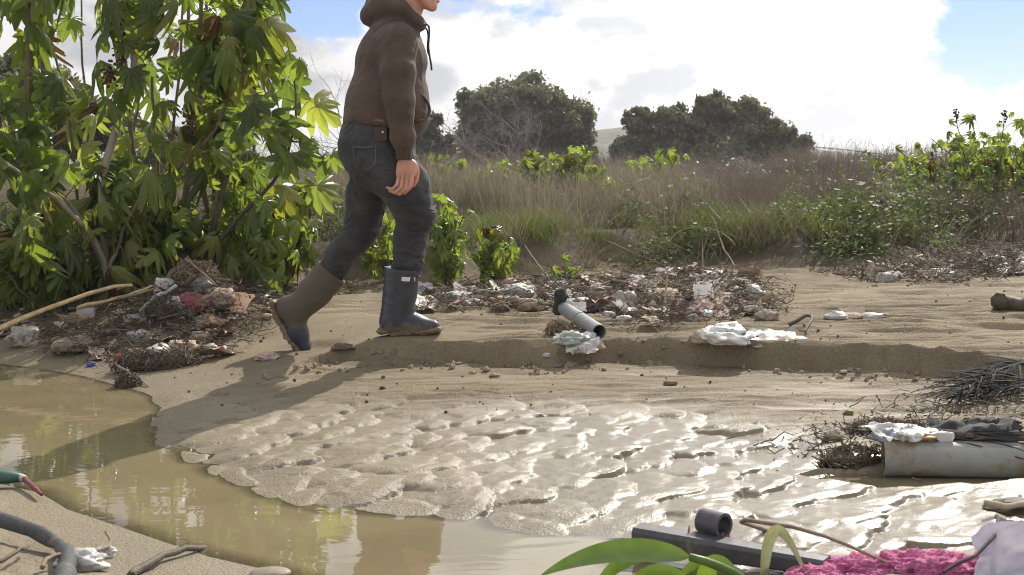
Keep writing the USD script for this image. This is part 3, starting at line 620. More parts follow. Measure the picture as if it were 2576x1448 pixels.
hill_mat = mat('hill_scrub', {'geo': ('geometry', {}), 'n': ('noise_texture', {'scale': 0.22, 'detail': 8.0, 'roughness': 0.7}), 'n2': ('noise_texture', {'scale': 0.035, 'detail': 3.0}), 'add': ('math', {'math_type': 'multiply_add', 'value2': 0.5}), 'sub': ('math', {'math_type': 'subtract', 'value2': 0.25}), 'c': ('rgb_ramp', {'ramp': [(0.36, (0.035, 0.042, 0.026)), (0.48, (0.062, 0.070, 0.043)), (0.62, (0.115, 0.11, 0.078))]}), 'p': ('principled_bsdf', {'roughness': 0.9})},
    [('geo.position', 'n.vector'), ('geo.position', 'n2.vector'), ('n2.fac', 'add.value1'), ('n.fac', 'add.value3'), ('add.value', 'sub.value1'), ('sub.value', 'c.fac'), ('c.color', 'p.base_color')], surface='p.BSDF')
pale_hill = mat('pale_slope', {'geo': ('geometry', {}), 'n': ('noise_texture', {'scale': 0.06, 'detail': 6.0}), 'c': ('rgb_ramp', {'ramp': [(0.3, (0.14, 0.14, 0.135)), (0.7, (0.24, 0.235, 0.225))]}), 'p': ('principled_bsdf', {'roughness': 0.9})}, [('geo.position', 'n.vector'), ('n.fac', 'c.fac'), ('c.color', 'p.base_color')], surface='p.BSDF')
ridge('hill', 'scrub covered hill behind the trees', [(-900, 455), (600, 440), (1000, 420), (1250, 370), (1440, 328), (1500, 326), (1560, 319), (1700, 322), (1900, 350), (2010, 369), (2090, 378), (2190, 392), (2290, 416), (2380, 430), (2600, 436), (3400, 440)], 170, 300, 420, 51, hill_mat, 3.0)
ridge('far_hill', 'pale distant slope behind the scrub covered hill', [(1700, 372), (2000, 372), (2120, 380), (2250, 397), (2400, 417), (2576, 424), (3600, 432)], 520, 700, 800, 52, pale_hill, 1.0)
metal_dark = mat('dark_metal', {'p': ('principled_bsdf', {'base_color': (0.06, 0.055, 0.05), 'roughness': 0.6})}, [], surface='p.BSDF')
fp = [W(x, y - 3, 690) for x, y in ((1990, 371), (2120, 380), (2250, 397), (2400, 417))]
t = thing('ridge_fence', 'dark straight fence running down the skyline of the distant ridge', 'fence', fp[0])
obj('rail', tube(curve(fp, 30), 0.38, 6), metal_dark, t)
for q in curve(fp, 36): obj('post', tube([q - [0, 0, 2.2], q - [0, 0, 1], q], 0.16, 5), metal_dark, t)

# ---- grass
def blade_mat(name, ramp, trans=0.2):
    return mat(name, {'geo': ('geometry', {}), 'oi': ('object_info', {}), 'add': ('math', {'math_type': 'multiply_add', 'value2': 0.5}), 'sub': ('math', {'math_type': 'multiply', 'value2': 0.75}), 'c': ('rgb_ramp', {'ramp': ramp}), 'p': ('principled_bsdf', {'roughness': 0.6}), 't': ('translucent_bsdf', {}), 'm': ('mix_closure', {'fac': trans})},
        [('geo.random_per_island', 'add.value3'), ('oi.random', 'add.value1'), ('add.value', 'sub.value1'), ('sub.value', 'c.fac'), ('c.color', 'p.base_color'), ('c.color', 't.color'), ('p.BSDF', 'm.closure1'), ('t.BSDF', 'm.closure2')], surface='m.closure')
dry_grass = blade_mat('dry_grass', [(0.0, (0.17, 0.142, 0.098)), (0.45, (0.285, 0.25, 0.175)), (0.8, (0.39, 0.345, 0.25)), (1.0, (0.52, 0.465, 0.35))], 0.4)
dark_dry = blade_mat('dark_dry_grass', [(0.0, (0.11, 0.085, 0.065)), (0.6, (0.205, 0.16, 0.122)), (1.0, (0.32, 0.26, 0.195))], 0.35)
green_grass = blade_mat('green_grass', [(0.0, (0.12, 0.15, 0.035)), (0.5, (0.20, 0.24, 0.055)), (0.85, (0.28, 0.29, 0.08)), (1.0, (0.34, 0.28, 0.14))], 0.5)
weed_leaf = blade_mat('weed_leaf', [(0.0, (0.085, 0.115, 0.034)), (0.5, (0.145, 0.19, 0.05)), (1.0, (0.22, 0.25, 0.075))], 0.45)
def clump(n, h, w, radius, lean, seed, twigs=0):
    rng = np.random.default_rng(seed); V, F = [], []
    for i in range(n):
        a = rng.uniform(0, 2 * np.pi); r = radius * rng.random() ** 0.6; b = np.array([math.cos(a) * r, math.sin(a) * r, -0.05])
        hh = h * rng.uniform(0.45, 1.1); l = rng.normal(0, lean, 2) * hh; f = rng.uniform(0, np.pi); s = np.array([math.cos(f), math.sin(f), 0]) * w * rng.uniform(0.6, 1.3)
        m = b + [l[0] * .35, l[1] * .35, hh * .55]; t = b + [l[0], l[1], hh]
        k = len(V); V += [b - s, b + s, m - s * .7, m + s * .7, t]; F += [(k, k + 1, k + 3), (k, k + 3, k + 2), (k + 2, k + 3, k + 4)]
        for _ in range(twigs):
            u = rng.uniform(.4, 1); p = b + (t - b) * u; e = p + np.append(rng.normal(0, .10, 2) * h, rng.uniform(0, .18) * h); k = len(V); V += [p - s * .4, p + s * .4, e]; F += [(k, k + 1, k + 2)]
    return np.array(V), np.array(F)
def leafy(n, h, radius, size, seed):
    rng = np.random.default_rng(seed); m = n
    p = np.column_stack([rng.normal(0, radius * .5, m), rng.normal(0, radius * .5, m), h * rng.random(m) ** .8]); p[:, 2] *= np.exp(-(p[:, 0] ** 2 + p[:, 1] ** 2) / radius ** 2)
    a = rng.normal(0, 1, (m, 3)); a[:, 2] *= .5; a /= np.linalg.norm(a, axis=1, keepdims=True); b2 = np.cross(a, rng.normal(0, .5, (m, 3)) + [0, 0, 1]); b2 /= np.linalg.norm(b2, axis=1, keepdims=True); sc = size * rng.uniform(.5, 1.4, (m, 1))
    V = np.stack([p - a * sc, p + b2 * sc * .45, p + a * sc, p - b2 * sc * .45], 1).reshape(-1, 3); i = np.arange(m) * 4
    return V, np.vstack([np.column_stack([i, i + 1, i + 2]), np.column_stack([i, i + 2, i + 3])])
def scatter(name, label, protos, pts, scales, seed, lean=0.0):
    """One object of uncountable tufts: an instancer with a few prototype tufts."""
    path = numbered('/World/' + name); pi = UsdGeom.PointInstancer.Define(stage, path); rng = np.random.default_rng(seed); rel = []
    for k, (mesh, m) in enumerate(protos):
        v, f, _ = meshkit.arrays(mesh); q = usdkit.mesh(stage, f'{path}/tuft_{k + 1:03d}', (v, f), m); rel.append(q.GetPath())
    pi.CreatePrototypesRel().SetTargets(rel); n = len(pts)
    pi.CreateProtoIndicesAttr(Vt.IntArray.FromNumpy(rng.integers(0, len(protos), n).astype(np.int32)))
    pi.CreatePositionsAttr(Vt.Vec3fArray.FromNumpy(np.asarray(pts, np.float32)))
    pi.CreateScalesAttr(Vt.Vec3fArray.FromNumpy(np.repeat(np.asarray(scales, np.float32)[:, None], 3, 1)))
    a = rng.uniform(0, 2 * np.pi, n)
    pi.CreateOrientationsAttr(Vt.QuathArray([Gf.Quath(float(math.cos(x / 2)), 0, 0, float(math.sin(x / 2))) for x in a]))
    return tag(pi, label, None, None, 'stuff')
def field(n, y0, y1, seed, xlim=None, p=1.0):
    rng = np.random.default_rng(seed); u = rng.random(n); y = (y0 ** p + u * (y1 ** p - y0 ** p)) ** (1 / p); x = rng.uniform(-1, 1, n) * (1.2 + 0.46 * y)
    if xlim is not None: k = xlim(x, y, rng); x, y = x[k], y[k]
    z = heights(x, y)
    return np.column_stack([x, y, z])
FBX, FBY = FARBANK[:, 0], FARBANK[:, 1]
def bank_y(x): return np.interp(x, FBX, FBY)
g = field(5200, 11.0, 48, 1, lambda x, y, r: (y > bank_y(x) + 1.1 + 1.6 * (meshkit.noise(np.column_stack([x * .6, y * .6, x * 0])) - .5)) & ~((x < 0.10 * y - 2.3) & (x < -1.6) & (y < 10.8)), 0.6)
far_s = (0.55 + 0.30 * RNG.random(len(g))) + 0.65 * meshkit.noise(np.column_stack([g[:, 0] * .8, g[:, 1] * .5, g[:, 0] * 0 + 4]))
tone = g[:, 0] / g[:, 1] > 0.13 + 0.10 * (meshkit.noise(np.column_stack([g[:, 0] * .5, g[:, 1] * .4, g[:, 0] * 0])) - .5)
mk = lambda m, s: [(clump(60, 0.62, 0.0042, 0.28, 0.22 + .08 * i, s + i, 3), m) for i in range(4)]
scatter('dry_grass', 'tall grey brown dead grass filling the field behind the bank', mk(dry_grass, 10), g[~tone], far_s[~tone] * .93, 1)
scatter('dark_dry_grass', 'darker brown dead weeds in the right half of the field', mk(dark_dry, 20), g[tone], far_s[tone] * .80, 2)
gg = field(3400, 8.5, 13.5, 3, lambda x, y, r: (y > bank_y(x) + 0.25 + .4 * r.random(len(x))) & (y < bank_y(x) + 1.1 + 1.3 * meshkit.noise(np.column_stack([x * 1.1, y * .9, x * 0 + 2])) + .35 * r.normal(0, 1, len(x))) & (x > -1.3) & (x < 3.4)
           & (meshkit.fbm(np.column_stack([x * 1.6, y * 1.6, x * 0 + 7]), 3, 5) > .33 + .09 * (x < .3)))
scatter('green_grass', 'fresh green grass along the top of the bank', [(clump(60, .20 + .04 * i, .0036, .16, .3 + .12 * i, 30 + i), green_grass) for i in range(4)], gg, 0.5 + 0.7 * RNG.random(len(gg)) ** 1.5, 3)
gm = field(650, 8.5, 13.5, 31, lambda x, y, r: (y > bank_y(x) + 0.35) & (y < bank_y(x) + 1.9) & (x > -1.5))
scatter('straw', 'bent dead straw mixed into the green grass of the bank', [(clump(34, .30, .0034, .2, .8, 90 + i, 1), dry_grass) for i in range(3)], gm, 0.6 + 0.7 * RNG.random(len(gm)), 31)
gh = field(500, 8.5, 12, 4, lambda x, y, r: (np.abs(y - bank_y(x) - 0.25) < 0.25) & (x > -1.2) & (x < 2.0))
scatter('hanging_grass', 'dry straw hanging over the undercut edge of the bank', [(clump(50, .30, .0034, .14, .9, 40 + i), dry_grass) for i in range(3)], gh, 0.7 + 0.5 * RNG.random(len(gh)), 4)
gw = field(1600, 8.5, 13.5, 5, lambda x, y, r: (y > bank_y(x) + 0.0) & (y < bank_y(x) + 1.7) & (meshkit.fbm(np.column_stack([x * 1.5, y * 1.5, x * 0 + 3]), 3, 8) > .43) & (x > 1.0) & (x < 3.2 + .3 * r.normal(0, 1, len(x))))
scatter('green_weeds', 'low leafy green weeds on the bank right of the grass', [(leafy(130, .18 + .06 * i, .24, .016 + .004 * i, 50 + i), weed_leaf) for i in range(4)], gw, 0.7 + 0.7 * RNG.random(len(gw)), 5)
gw2 = field(700, 9.0, 13.8, 6, lambda x, y, r: (y > bank_y(x) + 0.2) & (x > 3.0))
scatter('dark_weeds', 'dark green weeds under the plants at the right', [(leafy(120, .5, .28, .028, 60 + i), weed_leaf) for i in range(2)] + [(clump(40, .6, .0045, .2, .2, 66 + i, 2), dark_dry) for i in range(2)], gw2, 0.7 + 0.6 * RNG.random(len(gw2)), 6)
gl = field(900, 8.6, 14, 7, lambda x, y, r: (y > bank_y(x) + 0.5) & (x < -0.9))
scatter('undergrowth', 'leafy dark undergrowth below the thicket', [(leafy(120, .35, .26, .03, 70 + i), weed_leaf) for i in range(3)] + [(clump(40, .5, .004, .2, .2, 76, 1), dry_grass)], gl, 0.7 + 0.6 * RNG.random(len(gl)), 7)
# far scrub line
gs = field(900, 45, 78, 8)
scatter('far_scrub', 'distant low scrub at the end of the field', [(leafy(200, 1.1, .9, .10, 80 + i), grey_leaf) for i in range(2)] + [(clump(120, 1.5, .010, .8, .25, 84 + i, 3), dark_dry) for i in range(3)], gs, 0.7 + 0.6 * RNG.random(len(gs)), 8)
# ------------------------------------------------------------------ person
def surface_nets(f, lo, hi, h):
    lo, hi = np.asarray(lo, float), np.asarray(hi, float); n = np.ceil((hi - lo) / h).astype(int) + 1
    ax = [lo[i] + h * np.arange(n[i]) for i in range(3)]
    X, Y, Z = np.meshgrid(*ax, indexing='ij', sparse=True)
    D = f(X, Y, Z) + np.zeros(n); s = D < 0
    cnt = np.zeros(n - 1); acc = np.zeros(tuple(n - 1) + (3,))
    corner = lambda A, i, j, k: A[i:n[0] - 1 + i, j:n[1] - 1 + j, k:n[2] - 1 + k]
    for a in range(3):
        for b in ((0, 0), (0, 1), (1, 0), (1, 1)):
            o0 = list(b); o0.insert(a, 0); o1 = list(b); o1.insert(a, 1)
            d0, d1 = corner(D, *o0), corner(D, *o1); m = (d0 < 0) != (d1 < 0)
            t = np.where(m, d0 / np.where(m, d0 - d1, 1), 0)
            cnt += m
            for q in range(3): acc[..., q] += m * ((t if q == a else o0[q]))
    cells = np.argwhere(cnt > 0); idx = -np.ones(n - 1, int); idx[tuple(cells.T)] = np.arange(len(cells))
    V = lo + h * (cells + acc[tuple(cells.T)] / cnt[tuple(cells.T)][:, None]); F = []
    for a in range(3):
        b, c = (a + 1) % 3, (a + 2) % 3
        sl0 = [slice(1, -1)] * 3; sl0[a] = slice(0, -1); sl1 = [slice(1, -1)] * 3; sl1[a] = slice(1, None)
        s0, s1 = s[tuple(sl0)], s[tuple(sl1)]; e = np.argwhere(s0 != s1); flip = s0[tuple(e.T)]
        off = np.ones(3, int); off[a] = 0; e = e + off
        eb, ec = np.zeros(3, int), np.zeros(3, int); eb[b] = 1; ec[c] = 1
        q = [idx[tuple((e - x).T)] for x in (eb + ec, ec, 0 * eb, eb)]
        Q = np.column_stack(q); Q[~flip] = Q[~flip][:, ::-1]
        F += [Q[:, [0, 1, 2]], Q[:, [0, 2, 3]]]
    return V, np.vstack(F)
def cone(a, b, ra, rb, sy=1.0):
    """Distance function of a limb from a to b with its two radii; sy flattens it in depth."""
    a, b = np.array(a, float), np.array(b, float); ab = b - a; L2 = ab[0] ** 2 + (ab[1] * sy) ** 2 + ab[2] ** 2 + 1e-12
    def f(X, Y, Z):
        x, y, z = X - a[0], (Y - a[1]) * sy, Z - a[2]
        t = np.clip((x * ab[0] + y * ab[1] * sy + z * ab[2]) / L2, 0, 1)
        return np.sqrt((x - t * ab[0]) ** 2 + (y - t * ab[1] * sy) ** 2 + (z - t * ab[2]) ** 2) - (ra + t * (rb - ra))
    return f
def smin(ds, k):
    out = ds[0]
    for d in ds[1:]:
        h = np.clip(0.5 + 0.5 * (d - out) / k, 0, 1); out = d * (1 - h) + out * h - k * h * (1 - h)
    return out
def blend(fs, k): return lambda X, Y, Z: smin([f(X, Y, Z) for f in fs], k)
def under_plane(p, n):                      # keep the side against n
    n = nd(n); return lambda X, Y, Z: (X - p[0]) * n[0] + (Y - p[1]) * n[1] + (Z - p[2]) * n[2]
def cut(f, *planes): 
    def g(X, Y, Z):
        d = f(X, Y, Z)
        for p in planes: d = np.maximum(d, p(X, Y, Z))
        return d
    return g
def wrinkle(v, f, amp, freq, seed, stretch=(1, 1, 1)):
    _, _, n = meshkit.arrays((v, f), True)
    w = meshkit.fbm(v * freq * np.array(stretch), 3, seed); w = 1 - 2 * np.abs(w - 0.5) * 2
    return v + n * (amp * (w - 0.5))[:, None]

PY = 6.33                                   # the distance at which the person walks
def J(px, py, dy=0.0): return W(px, py, PY + dy)
u1 = M(1, PY)                               # one picture unit at the person
jeans_mat = mat('faded_denim', {'geo': ('geometry', {}), 'n': ('noise_texture', {'scale': 7.0, 'detail': 4.0}), 'n2': ('noise_texture', {'scale': 260.0, 'detail': 2.0}), 'c': ('rgb_ramp', {'ramp': [(0.3, (0.017, 0.017, 0.018)), (0.5, (0.027, 0.027, 0.028)), (0.74, (0.055, 0.053, 0.050))]}), 'map': ('mapping', {'rotation': (0.3, 0.5, 0.0), 'scale': (0.7, 1.0, 1.5)}), 'cr': ('noise_texture', {'type': 'ridged_multifractal', 'scale': 10.0, 'detail': 3.0, 'distortion': 1.2}), 'b0': ('bump', {'distance': 0.035, 'strength': 0.7}), 'bump': ('bump', {'distance': 0.002, 'strength': 0.5}), 'p': ('principled_bsdf', {'roughness': 0.85, 'sheen_weight': 0.04})},
    [('geo.position', 'map.vector'), ('map.vector', 'cr.vector'), ('cr.fac', 'b0.height'), ('b0.normal', 'bump.normal'), ('geo.position', 'n.vector'), ('geo.position', 'n2.vector'), ('n.fac', 'c.fac'), ('c.color', 'p.base_color'), ('n2.fac', 'bump.height'), ('bump.normal', 'p.normal')], surface='p.BSDF')
def cloth_mat(name, a, b, scale=9.0, rough=0.9, sheen=0.3, fine=220.0, bump=0.002):
    return mat(name, {'geo': ('geometry', {}), 'n': ('noise_texture', {'scale': scale, 'detail': 5.0, 'roughness': 0.6}), 'n2': ('noise_texture', {'scale': fine, 'detail': 2.0}), 'c': ('rgb_ramp', {'ramp': [(0.3, a), (0.7, b)]}), 'cr': ('noise_texture', {'type': 'ridged_multifractal', 'scale': 11.0, 'detail': 3.0, 'distortion': 0.8}), 'b0': ('bump', {'distance': bump * 9, 'strength': 0.6}), 'bump': ('bump', {'distance': bump, 'strength': 0.6}), 'p': ('principled_bsdf', {'roughness': rough, 'sheen_weight': sheen})},
        [('geo.position', 'cr.vector'), ('cr.fac', 'b0.height'), ('b0.normal', 'bump.normal'), ('geo.position', 'n.vector'), ('geo.position', 'n2.vector'), ('n.fac', 'c.fac'), ('c.color', 'p.base_color'), ('n2.fac', 'bump.height'), ('bump.normal', 'p.normal')], surface='p.BSDF')
hoodie_mat = cloth_mat('brown_fleece', (0.052, 0.031, 0.020), (0.088, 0.056, 0.037), sheen=0.08)
rib_mat = mat('brown_ribbing', {'geo': ('geometry', {}), 'w': ('wave_texture', {'bands_direction': 'x', 'scale': 55.0, 'distortion': 0.5}), 'c': ('rgb_ramp', {'ramp': [(0.2, (0.055, 0.034, 0.024)), (0.8, (0.10, 0.066, 0.045))]}), 'bump': ('bump', {'distance': 0.004, 'strength': 0.8}), 'p': ('principled_bsdf', {'roughness': 0.95})},
    [('geo.position', 'w.vector'), ('w.fac', 'c.fac'), ('c.color', 'p.base_color'), ('w.fac', 'bump.height'), ('bump.normal', 'p.normal')], surface='p.BSDF')
shirt_mat = cloth_mat('olive_shirt', (0.13, 0.10, 0.05), (0.18, 0.14, 0.08))
skin_mat = mat('skin', {'geo': ('geometry', {}), 'n': ('noise_texture', {'scale': 22.0, 'detail': 4.0}), 'c': ('rgb_ramp', {'ramp': [(0.3, (0.36, 0.17, 0.115)), (0.7, (0.50, 0.27, 0.19))]}), 'p': ('principled_bsdf', {'roughness': 0.5, 'subsurface_weight': 0.15, 'subsurface_scale': 0.01})}, [('geo.position', 'n.vector'), ('n.fac', 'c.fac'), ('c.color', 'p.base_color')], surface='p.BSDF')
def boot_mat(name, a, mud, lo, hi):
    return mat(name, {'geo': ('geometry', {}), 'sep': ('separate_xyz', {}), 'n': ('noise_texture', {'scale': 14.0, 'detail': 6.0, 'roughness': 0.65}), 'h': ('map_range', {'from_min': lo, 'from_max': hi, 'to_min': 0.22, 'to_max': -0.3, 'clamp': True}), 'add': ('math', {'math_type': 'add'}), 'k': ('map_range', {'range_type': 'smoothstep', 'from_min': 0.42, 'from_max': 0.66, 'clamp': True}), 'c': ('mix', {'color1': a, 'color2': mud}), 'r': ('map_range', {'to_min': 0.34, 'to_max': 0.8}), 'p': ('principled_bsdf', {})},
        [('geo.position', 'n.vector'), ('geo.position', 'sep.vector'), ('sep.z', 'h.value'), ('h.result', 'add.value1'), ('n.fac', 'add.value2'), ('add.value', 'k.value'), ('k.result', 'c.fac'), ('c.color', 'p.base_color'), ('k.result', 'r.value'), ('r.result', 'p.roughness')], surface='p.BSDF')
boot_front_mat = boot_mat('navy_rubber', (0.030, 0.033, 0.042), (0.13, 0.105, 0.07), 0.16, 0.34)
boot_rear_mat = boot_mat('muddy_rubber', (0.026, 0.029, 0.043), (0.085, 0.070, 0.046), 0.27, 0.15)
boot_foot_mat = boot_mat('navy_foot_rubber', (0.030, 0.034, 0.055), (0.13, 0.105, 0.07), -0.05, 0.25)
sole_mat = cloth_mat('caked_mud', (0.10, 0.072, 0.04), (0.20, 0.15, 0.09), 30.0, 0.7, 0.0, 60.0, 0.01)
white_mat = mat('white_label', {'p': ('principled_bsdf', {'base_color': (0.62, 0.63, 0.64), 'roughness': 0.5})}, [], surface='p.BSDF')

base = J(930, 830); base[2] = gz(base[0], base[1])
person = thing('person', 'person in brown hooded sweatshirt, dark jeans and rubber boots striding right across the sand', 'person', base)
import manifold3d as m3
def hull_limb(pts, radii, seg=14):
    out = m3.Manifold()
    for (a, b), (ra, rb) in zip(zip(pts[:-1], pts[1:]), zip(radii[:-1], radii[1:])):
        out = out + (m3.Manifold.sphere(ra, seg).translate(list(map(float, a))) + m3.Manifold.sphere(rb, seg).translate(list(map(float, b)))).hull()
    return out
# the hand that hangs in front of the thigh: knuckles forward and down, fingers curled back
wr, kn = J(1017, 398, -0.235), J(1026, 440, -0.235)
def hand(wrist, flip=1.0):
    up = lambda x, y, d: wrist + RIGHT * x * u1 + UP * -y * u1 + FWD * d
    palm = (m3.Manifold.sphere(0.024, 12).translate(list(wrist)) + m3.Manifold.sphere(0.020, 12).translate(list(up(-12, 38, 0.014 * flip))) + m3.Manifold.sphere(0.020, 12).translate(list(up(20, 36, 0.012 * flip))) + m3.Manifold.sphere(0.019, 12).translate(list(up(14, 12, 0.012 * flip))) + m3.Manifold.sphere(0.018, 12).translate(list(up(24, 18, 0.018 * flip)))
        + m3.Manifold.sphere(0.017, 12).translate(list(up(-10, 16, -0.004 * flip)))).hull()
    fingers = []
    for x, k, r in ((20, 1.0, .0112), (9, 1.06, .0115), (-2, 1.0, .0112), (-12, .84, .0098)):
        a = up(x, 34, 0.006 * flip); b = a + RIGHT * (-5 * u1) + UP * (-36 * k * u1) + FWD * (-0.006 * flip); c = b + RIGHT * (-15 * k * u1) + UP * (-13 * k * u1) + FWD * 0.020 * flip; d = c + RIGHT * (-14 * u1) + UP * (6 * u1) + FWD * 0.016 * flip
        fingers.append(hull_limb([a, b, c, d], [r * 1.15, r, r * .92, r * .8], 10))
    th = hull_limb([up(20, 10, 0.022 * flip), up(30, 30, 0.028 * flip), up(28, 52, 0.030 * flip), up(20, 66, 0.032 * flip)], [.016, .0135, .012, .010], 10)
    out = palm + th
    for f in fingers: out = out + f
    return out
hand_r = hand(wr); hand_l = hand(J(1020, 395, 0.24), -1.0)
# the head: facing right, a little bent forward; only the jaw shows under the picture's upper edge
hc = J(1056, -28)
def hs(x, z, y, r): return m3.Manifold.sphere(r, 20).translate(list(hc + RIGHT * x + UP * z + FWD * y))
head = (hs(-.015, .035, 0, .088) + hs(.02, .02, .02, .070) + hs(.02, .02, -.02, .070)).hull() + (hs(.035, -.02, 0, .055) + hs(.062, -.088, .012, .026) + hs(.062, -.088, -.012, .026) + hs(.00, -.045, .042, .03) + hs(.00, -.045, -.042, .03) + hs(-.02, -.02, 0, .06)).hull()
head = head + (hs(.088, .015, 0, .010) + hs(.112, -.022, 0, .011) + hs(.095, -.026, .012, .010) + hs(.095, -.026, -.012, .010)).hull()
head = head + (hs(.090, -.050, .014, .008) + hs(.090, -.050, -.014, .008) + hs(.096, -.049, 0, .0085)).hull() + (hs(.088, -.063, .013, .008) + hs(.088, -.063, -.013, .008) + hs(.093, -.063, 0, .008)).hull()
for sgn in (-1, 1): head = head + (hs(-.01, .01, .082 * sgn, .012) + hs(-.02, .025, .086 * sgn, .014) + hs(-.005, -.025, .080 * sgn, .010)).hull()
hipr, hipl = J(962, 400, -.09), J(950, 400, .09)
legr = [hipr, J(1052, 548, -.09), J(1006, 775, -.07)]; legl = [hipl, J(918, 570, .10), J(752, 785, .10)]
body = head + hand_r + hand_l + hull_limb([J(1022, 60), J(1048, -15)], [.062, .056]) + hull_limb([J(965, 385), J(972, 260), J(985, 150)], [.13, .13, .14]) \
    + hull_limb([J(1000, 105, -.17), J(1003, 235, -.225), wr], [.06, .045, .027]) + hull_limb([J(990, 105, .17), J(990, 235, .24), J(1020, 395, .24)], [.06, .045, .027]) + hull_limb([J(985, 120, -.15), J(985, 120, .15)], [.075, .075]) \
    + hull_limb(legr, [.105, .07, .045]) + hull_limb(legl, [.105, .07, .045]) + hull_limb([legr[2], J(1008, 810, -.07), J(1085, 824, -.07)], [.045, .042, .03]) + hull_limb([legl[2], J(730, 805, .10), J(762, 866, .10)], [.045, .04, .03])
bm = body.refine_to_length(0.012).to_mesh(); bt = trimesh.Trimesh(bm.vert_properties[:, :3], bm.tri_verts, process=True)
trimesh.smoothing.filter_taubin(bt, iterations=6)
obj('body', bt, skin_mat, person, True)
# short grey hair under the hood line
hair = (hs(-.022, .045, 0, .092) + hs(.0, .06, 0, .082)).hull() - (hs(.07, -.02, 0, .10) + hs(.12, .0, 0, .10)).hull()
hair_mat = cloth_mat('grey_hair', (0.10, 0.09, 0.08), (0.2, 0.19, 0.18), 90.0)
obj('hair', hair.refine_to_length(0.012), hair_mat, person, 40)

# hoodie: trunk, sleeves, hood; the hem is cut aslant, higher in front
tr = [cone(J(992, 95), J(986, 150), .120, .166, .82), cone(J(986, 150), J(972, 262), .168, .192, .85), cone(J(972, 262), J(955, 330), .192, .188, .85), cone(J(1020, 240), J(1035, 300), .10, .085, .6),
      cone(J(1000, 112, -.13), J(990, 112, .13), .085, .085)]
hem_p, hem_n = (J(856, 309) + J(1050, 350)) / 2, UP * -1 + RIGHT * -0.20
trunk = cut(blend(tr, 0.05), under_plane(hem_p, hem_n))
slr = [cone(J(1003, 102, -.155), J(1002, 180, -.205), .088, .082), cone(J(1002, 180, -.205), J(1004, 250, -.225), .082, .074), cone(J(1004, 250, -.225), J(1014, 350, -.232), .074, .054), cone(J(1014, 350, -.232), J(1015, 362, -.233), .060, .050)]
sll = [cone(J(990, 102, .155), J(988, 240, .235), .092, .080), cone(J(988, 240, .235), J(1018, 362, .238), .080, .052)]
hz = (-8.5, 0.0)
hood = [cone(J(935, 38, 0), J(960, 16, -.05), .055, .06), cone(J(935, 38, 0), J(960, 16, .05), .055, .06), cone(J(955, 18, -.06), J(1010, 20, -.085), .055, .038), cone(J(955, 18, .06), J(1010, 20, .085), .055, .038),
        cone(J(1010, 20, -.085), J(1050, 56, -.05), .036, .030), cone(J(1010, 20, .085), J(1050, 56, .05), .036, .030), cone(J(1050, 56, -.05), J(1056, 62, 0), .030, .028), cone(J(1050, 56, .05), J(1056, 62, 0), .030, .028), cone(J(945, 5, 0), J(985, -8, 0), .05, .05)]
def bounds(pad, *pts): p = np.array(pts); return p.min(0) - pad, p.max(0) + pad
full = blend([blend(tr, 0.05), blend(slr, .02), blend(sll, .02), blend(hood, .02)], 0.022)
lowcut = cut(full, lambda X, Y, Z: np.minimum(under_plane(hem_p, hem_n)(X, Y, Z), -(np.minimum(blend(slr, .02)(X, Y, Z), blend(sll, .02)(X, Y, Z)) * -1 + 0.004)))
def hoodie_f(X, Y, Z):
    body_ = np.maximum(smin([smin([f(X, Y, Z) for f in tr], .05), smin([f(X, Y, Z) for f in hood], .02)], .022), under_plane(hem_p, hem_n)(X, Y, Z))
    return smin([body_, smin([f(X, Y, Z) for f in slr], .02), smin([f(X, Y, Z) for f in sll], .02)], .016)
lo, hi = bounds(.26, J(900, 20, -.2), J(1060, 20, .2), J(960, 370, -.2), J(960, 370, .2))
v, f = surface_nets(hoodie_f, lo, hi, 0.0085)
v = wrinkle(v, f, 0.007, 4.0, 3, (1.0, 1.0, 1.0)); v = wrinkle(v, f, 0.0025, 16.0, 4, (1, 1, 1.0))
_, _, nn = meshkit.arrays((v, f), True)
for c, r, amp, fr, d in ((J(985, 285, -.15), .16, .007, 75, (0.1, 0, 1)), (J(1005, 250, -.25), .07, .003, 70, (.5, 0, 1)), (J(1012, 345, -.23), .06, .004, 110, (.3, 0, 1)), (J(965, 180, -.1), .16, .006, 55, (.9, 0, .5)), (J(1050, 200, -.1), .13, .006, 60, (.7, 0, .7))):
    q = v - c; w = np.exp(-(q ** 2).sum(1) / r ** 2); v = v + nn * (0.28 * w * amp * np.sin((q @ nd(d)) * fr + 4 * meshkit.fbm(v * 6, 2, 15)))[:, None]
hoodie = obj('hoodie', (v, f), hoodie_mat, person, True)
def band(fs, p, n, width, grow_=0.004):
    n = nd(n); f0 = blend(fs, .03)
    def g(X, Y, Z):
        s = under_plane(p, n)(X, Y, Z); return np.maximum(np.maximum(f0(X, Y, Z) - grow_, s), -s - width)
    return g
v, f = surface_nets(band(tr, hem_p + UP * -0.006, hem_n, 0.050, -0.002), *bounds(.26, J(856, 309, -.15), J(1050, 350, .15)), 0.009); obj('hem_band', (v, f), rib_mat, hoodie, 40)
for cx_, dy, sl in ((1016, -.233, slr), (1019, .238, sll)):
    c0, c1 = J(cx_ - 1, 358, dy), J(cx_ + 1, 403, dy); fs = cone(c0, c1, .046, .041)
    v, f = surface_nets(cut(fs, under_plane(c1, c1 - c0), under_plane(c0, c0 - c1)), *bounds(.07, c0, c1), 0.006); obj('cuff', (v, f), rib_mat, hoodie, 40)
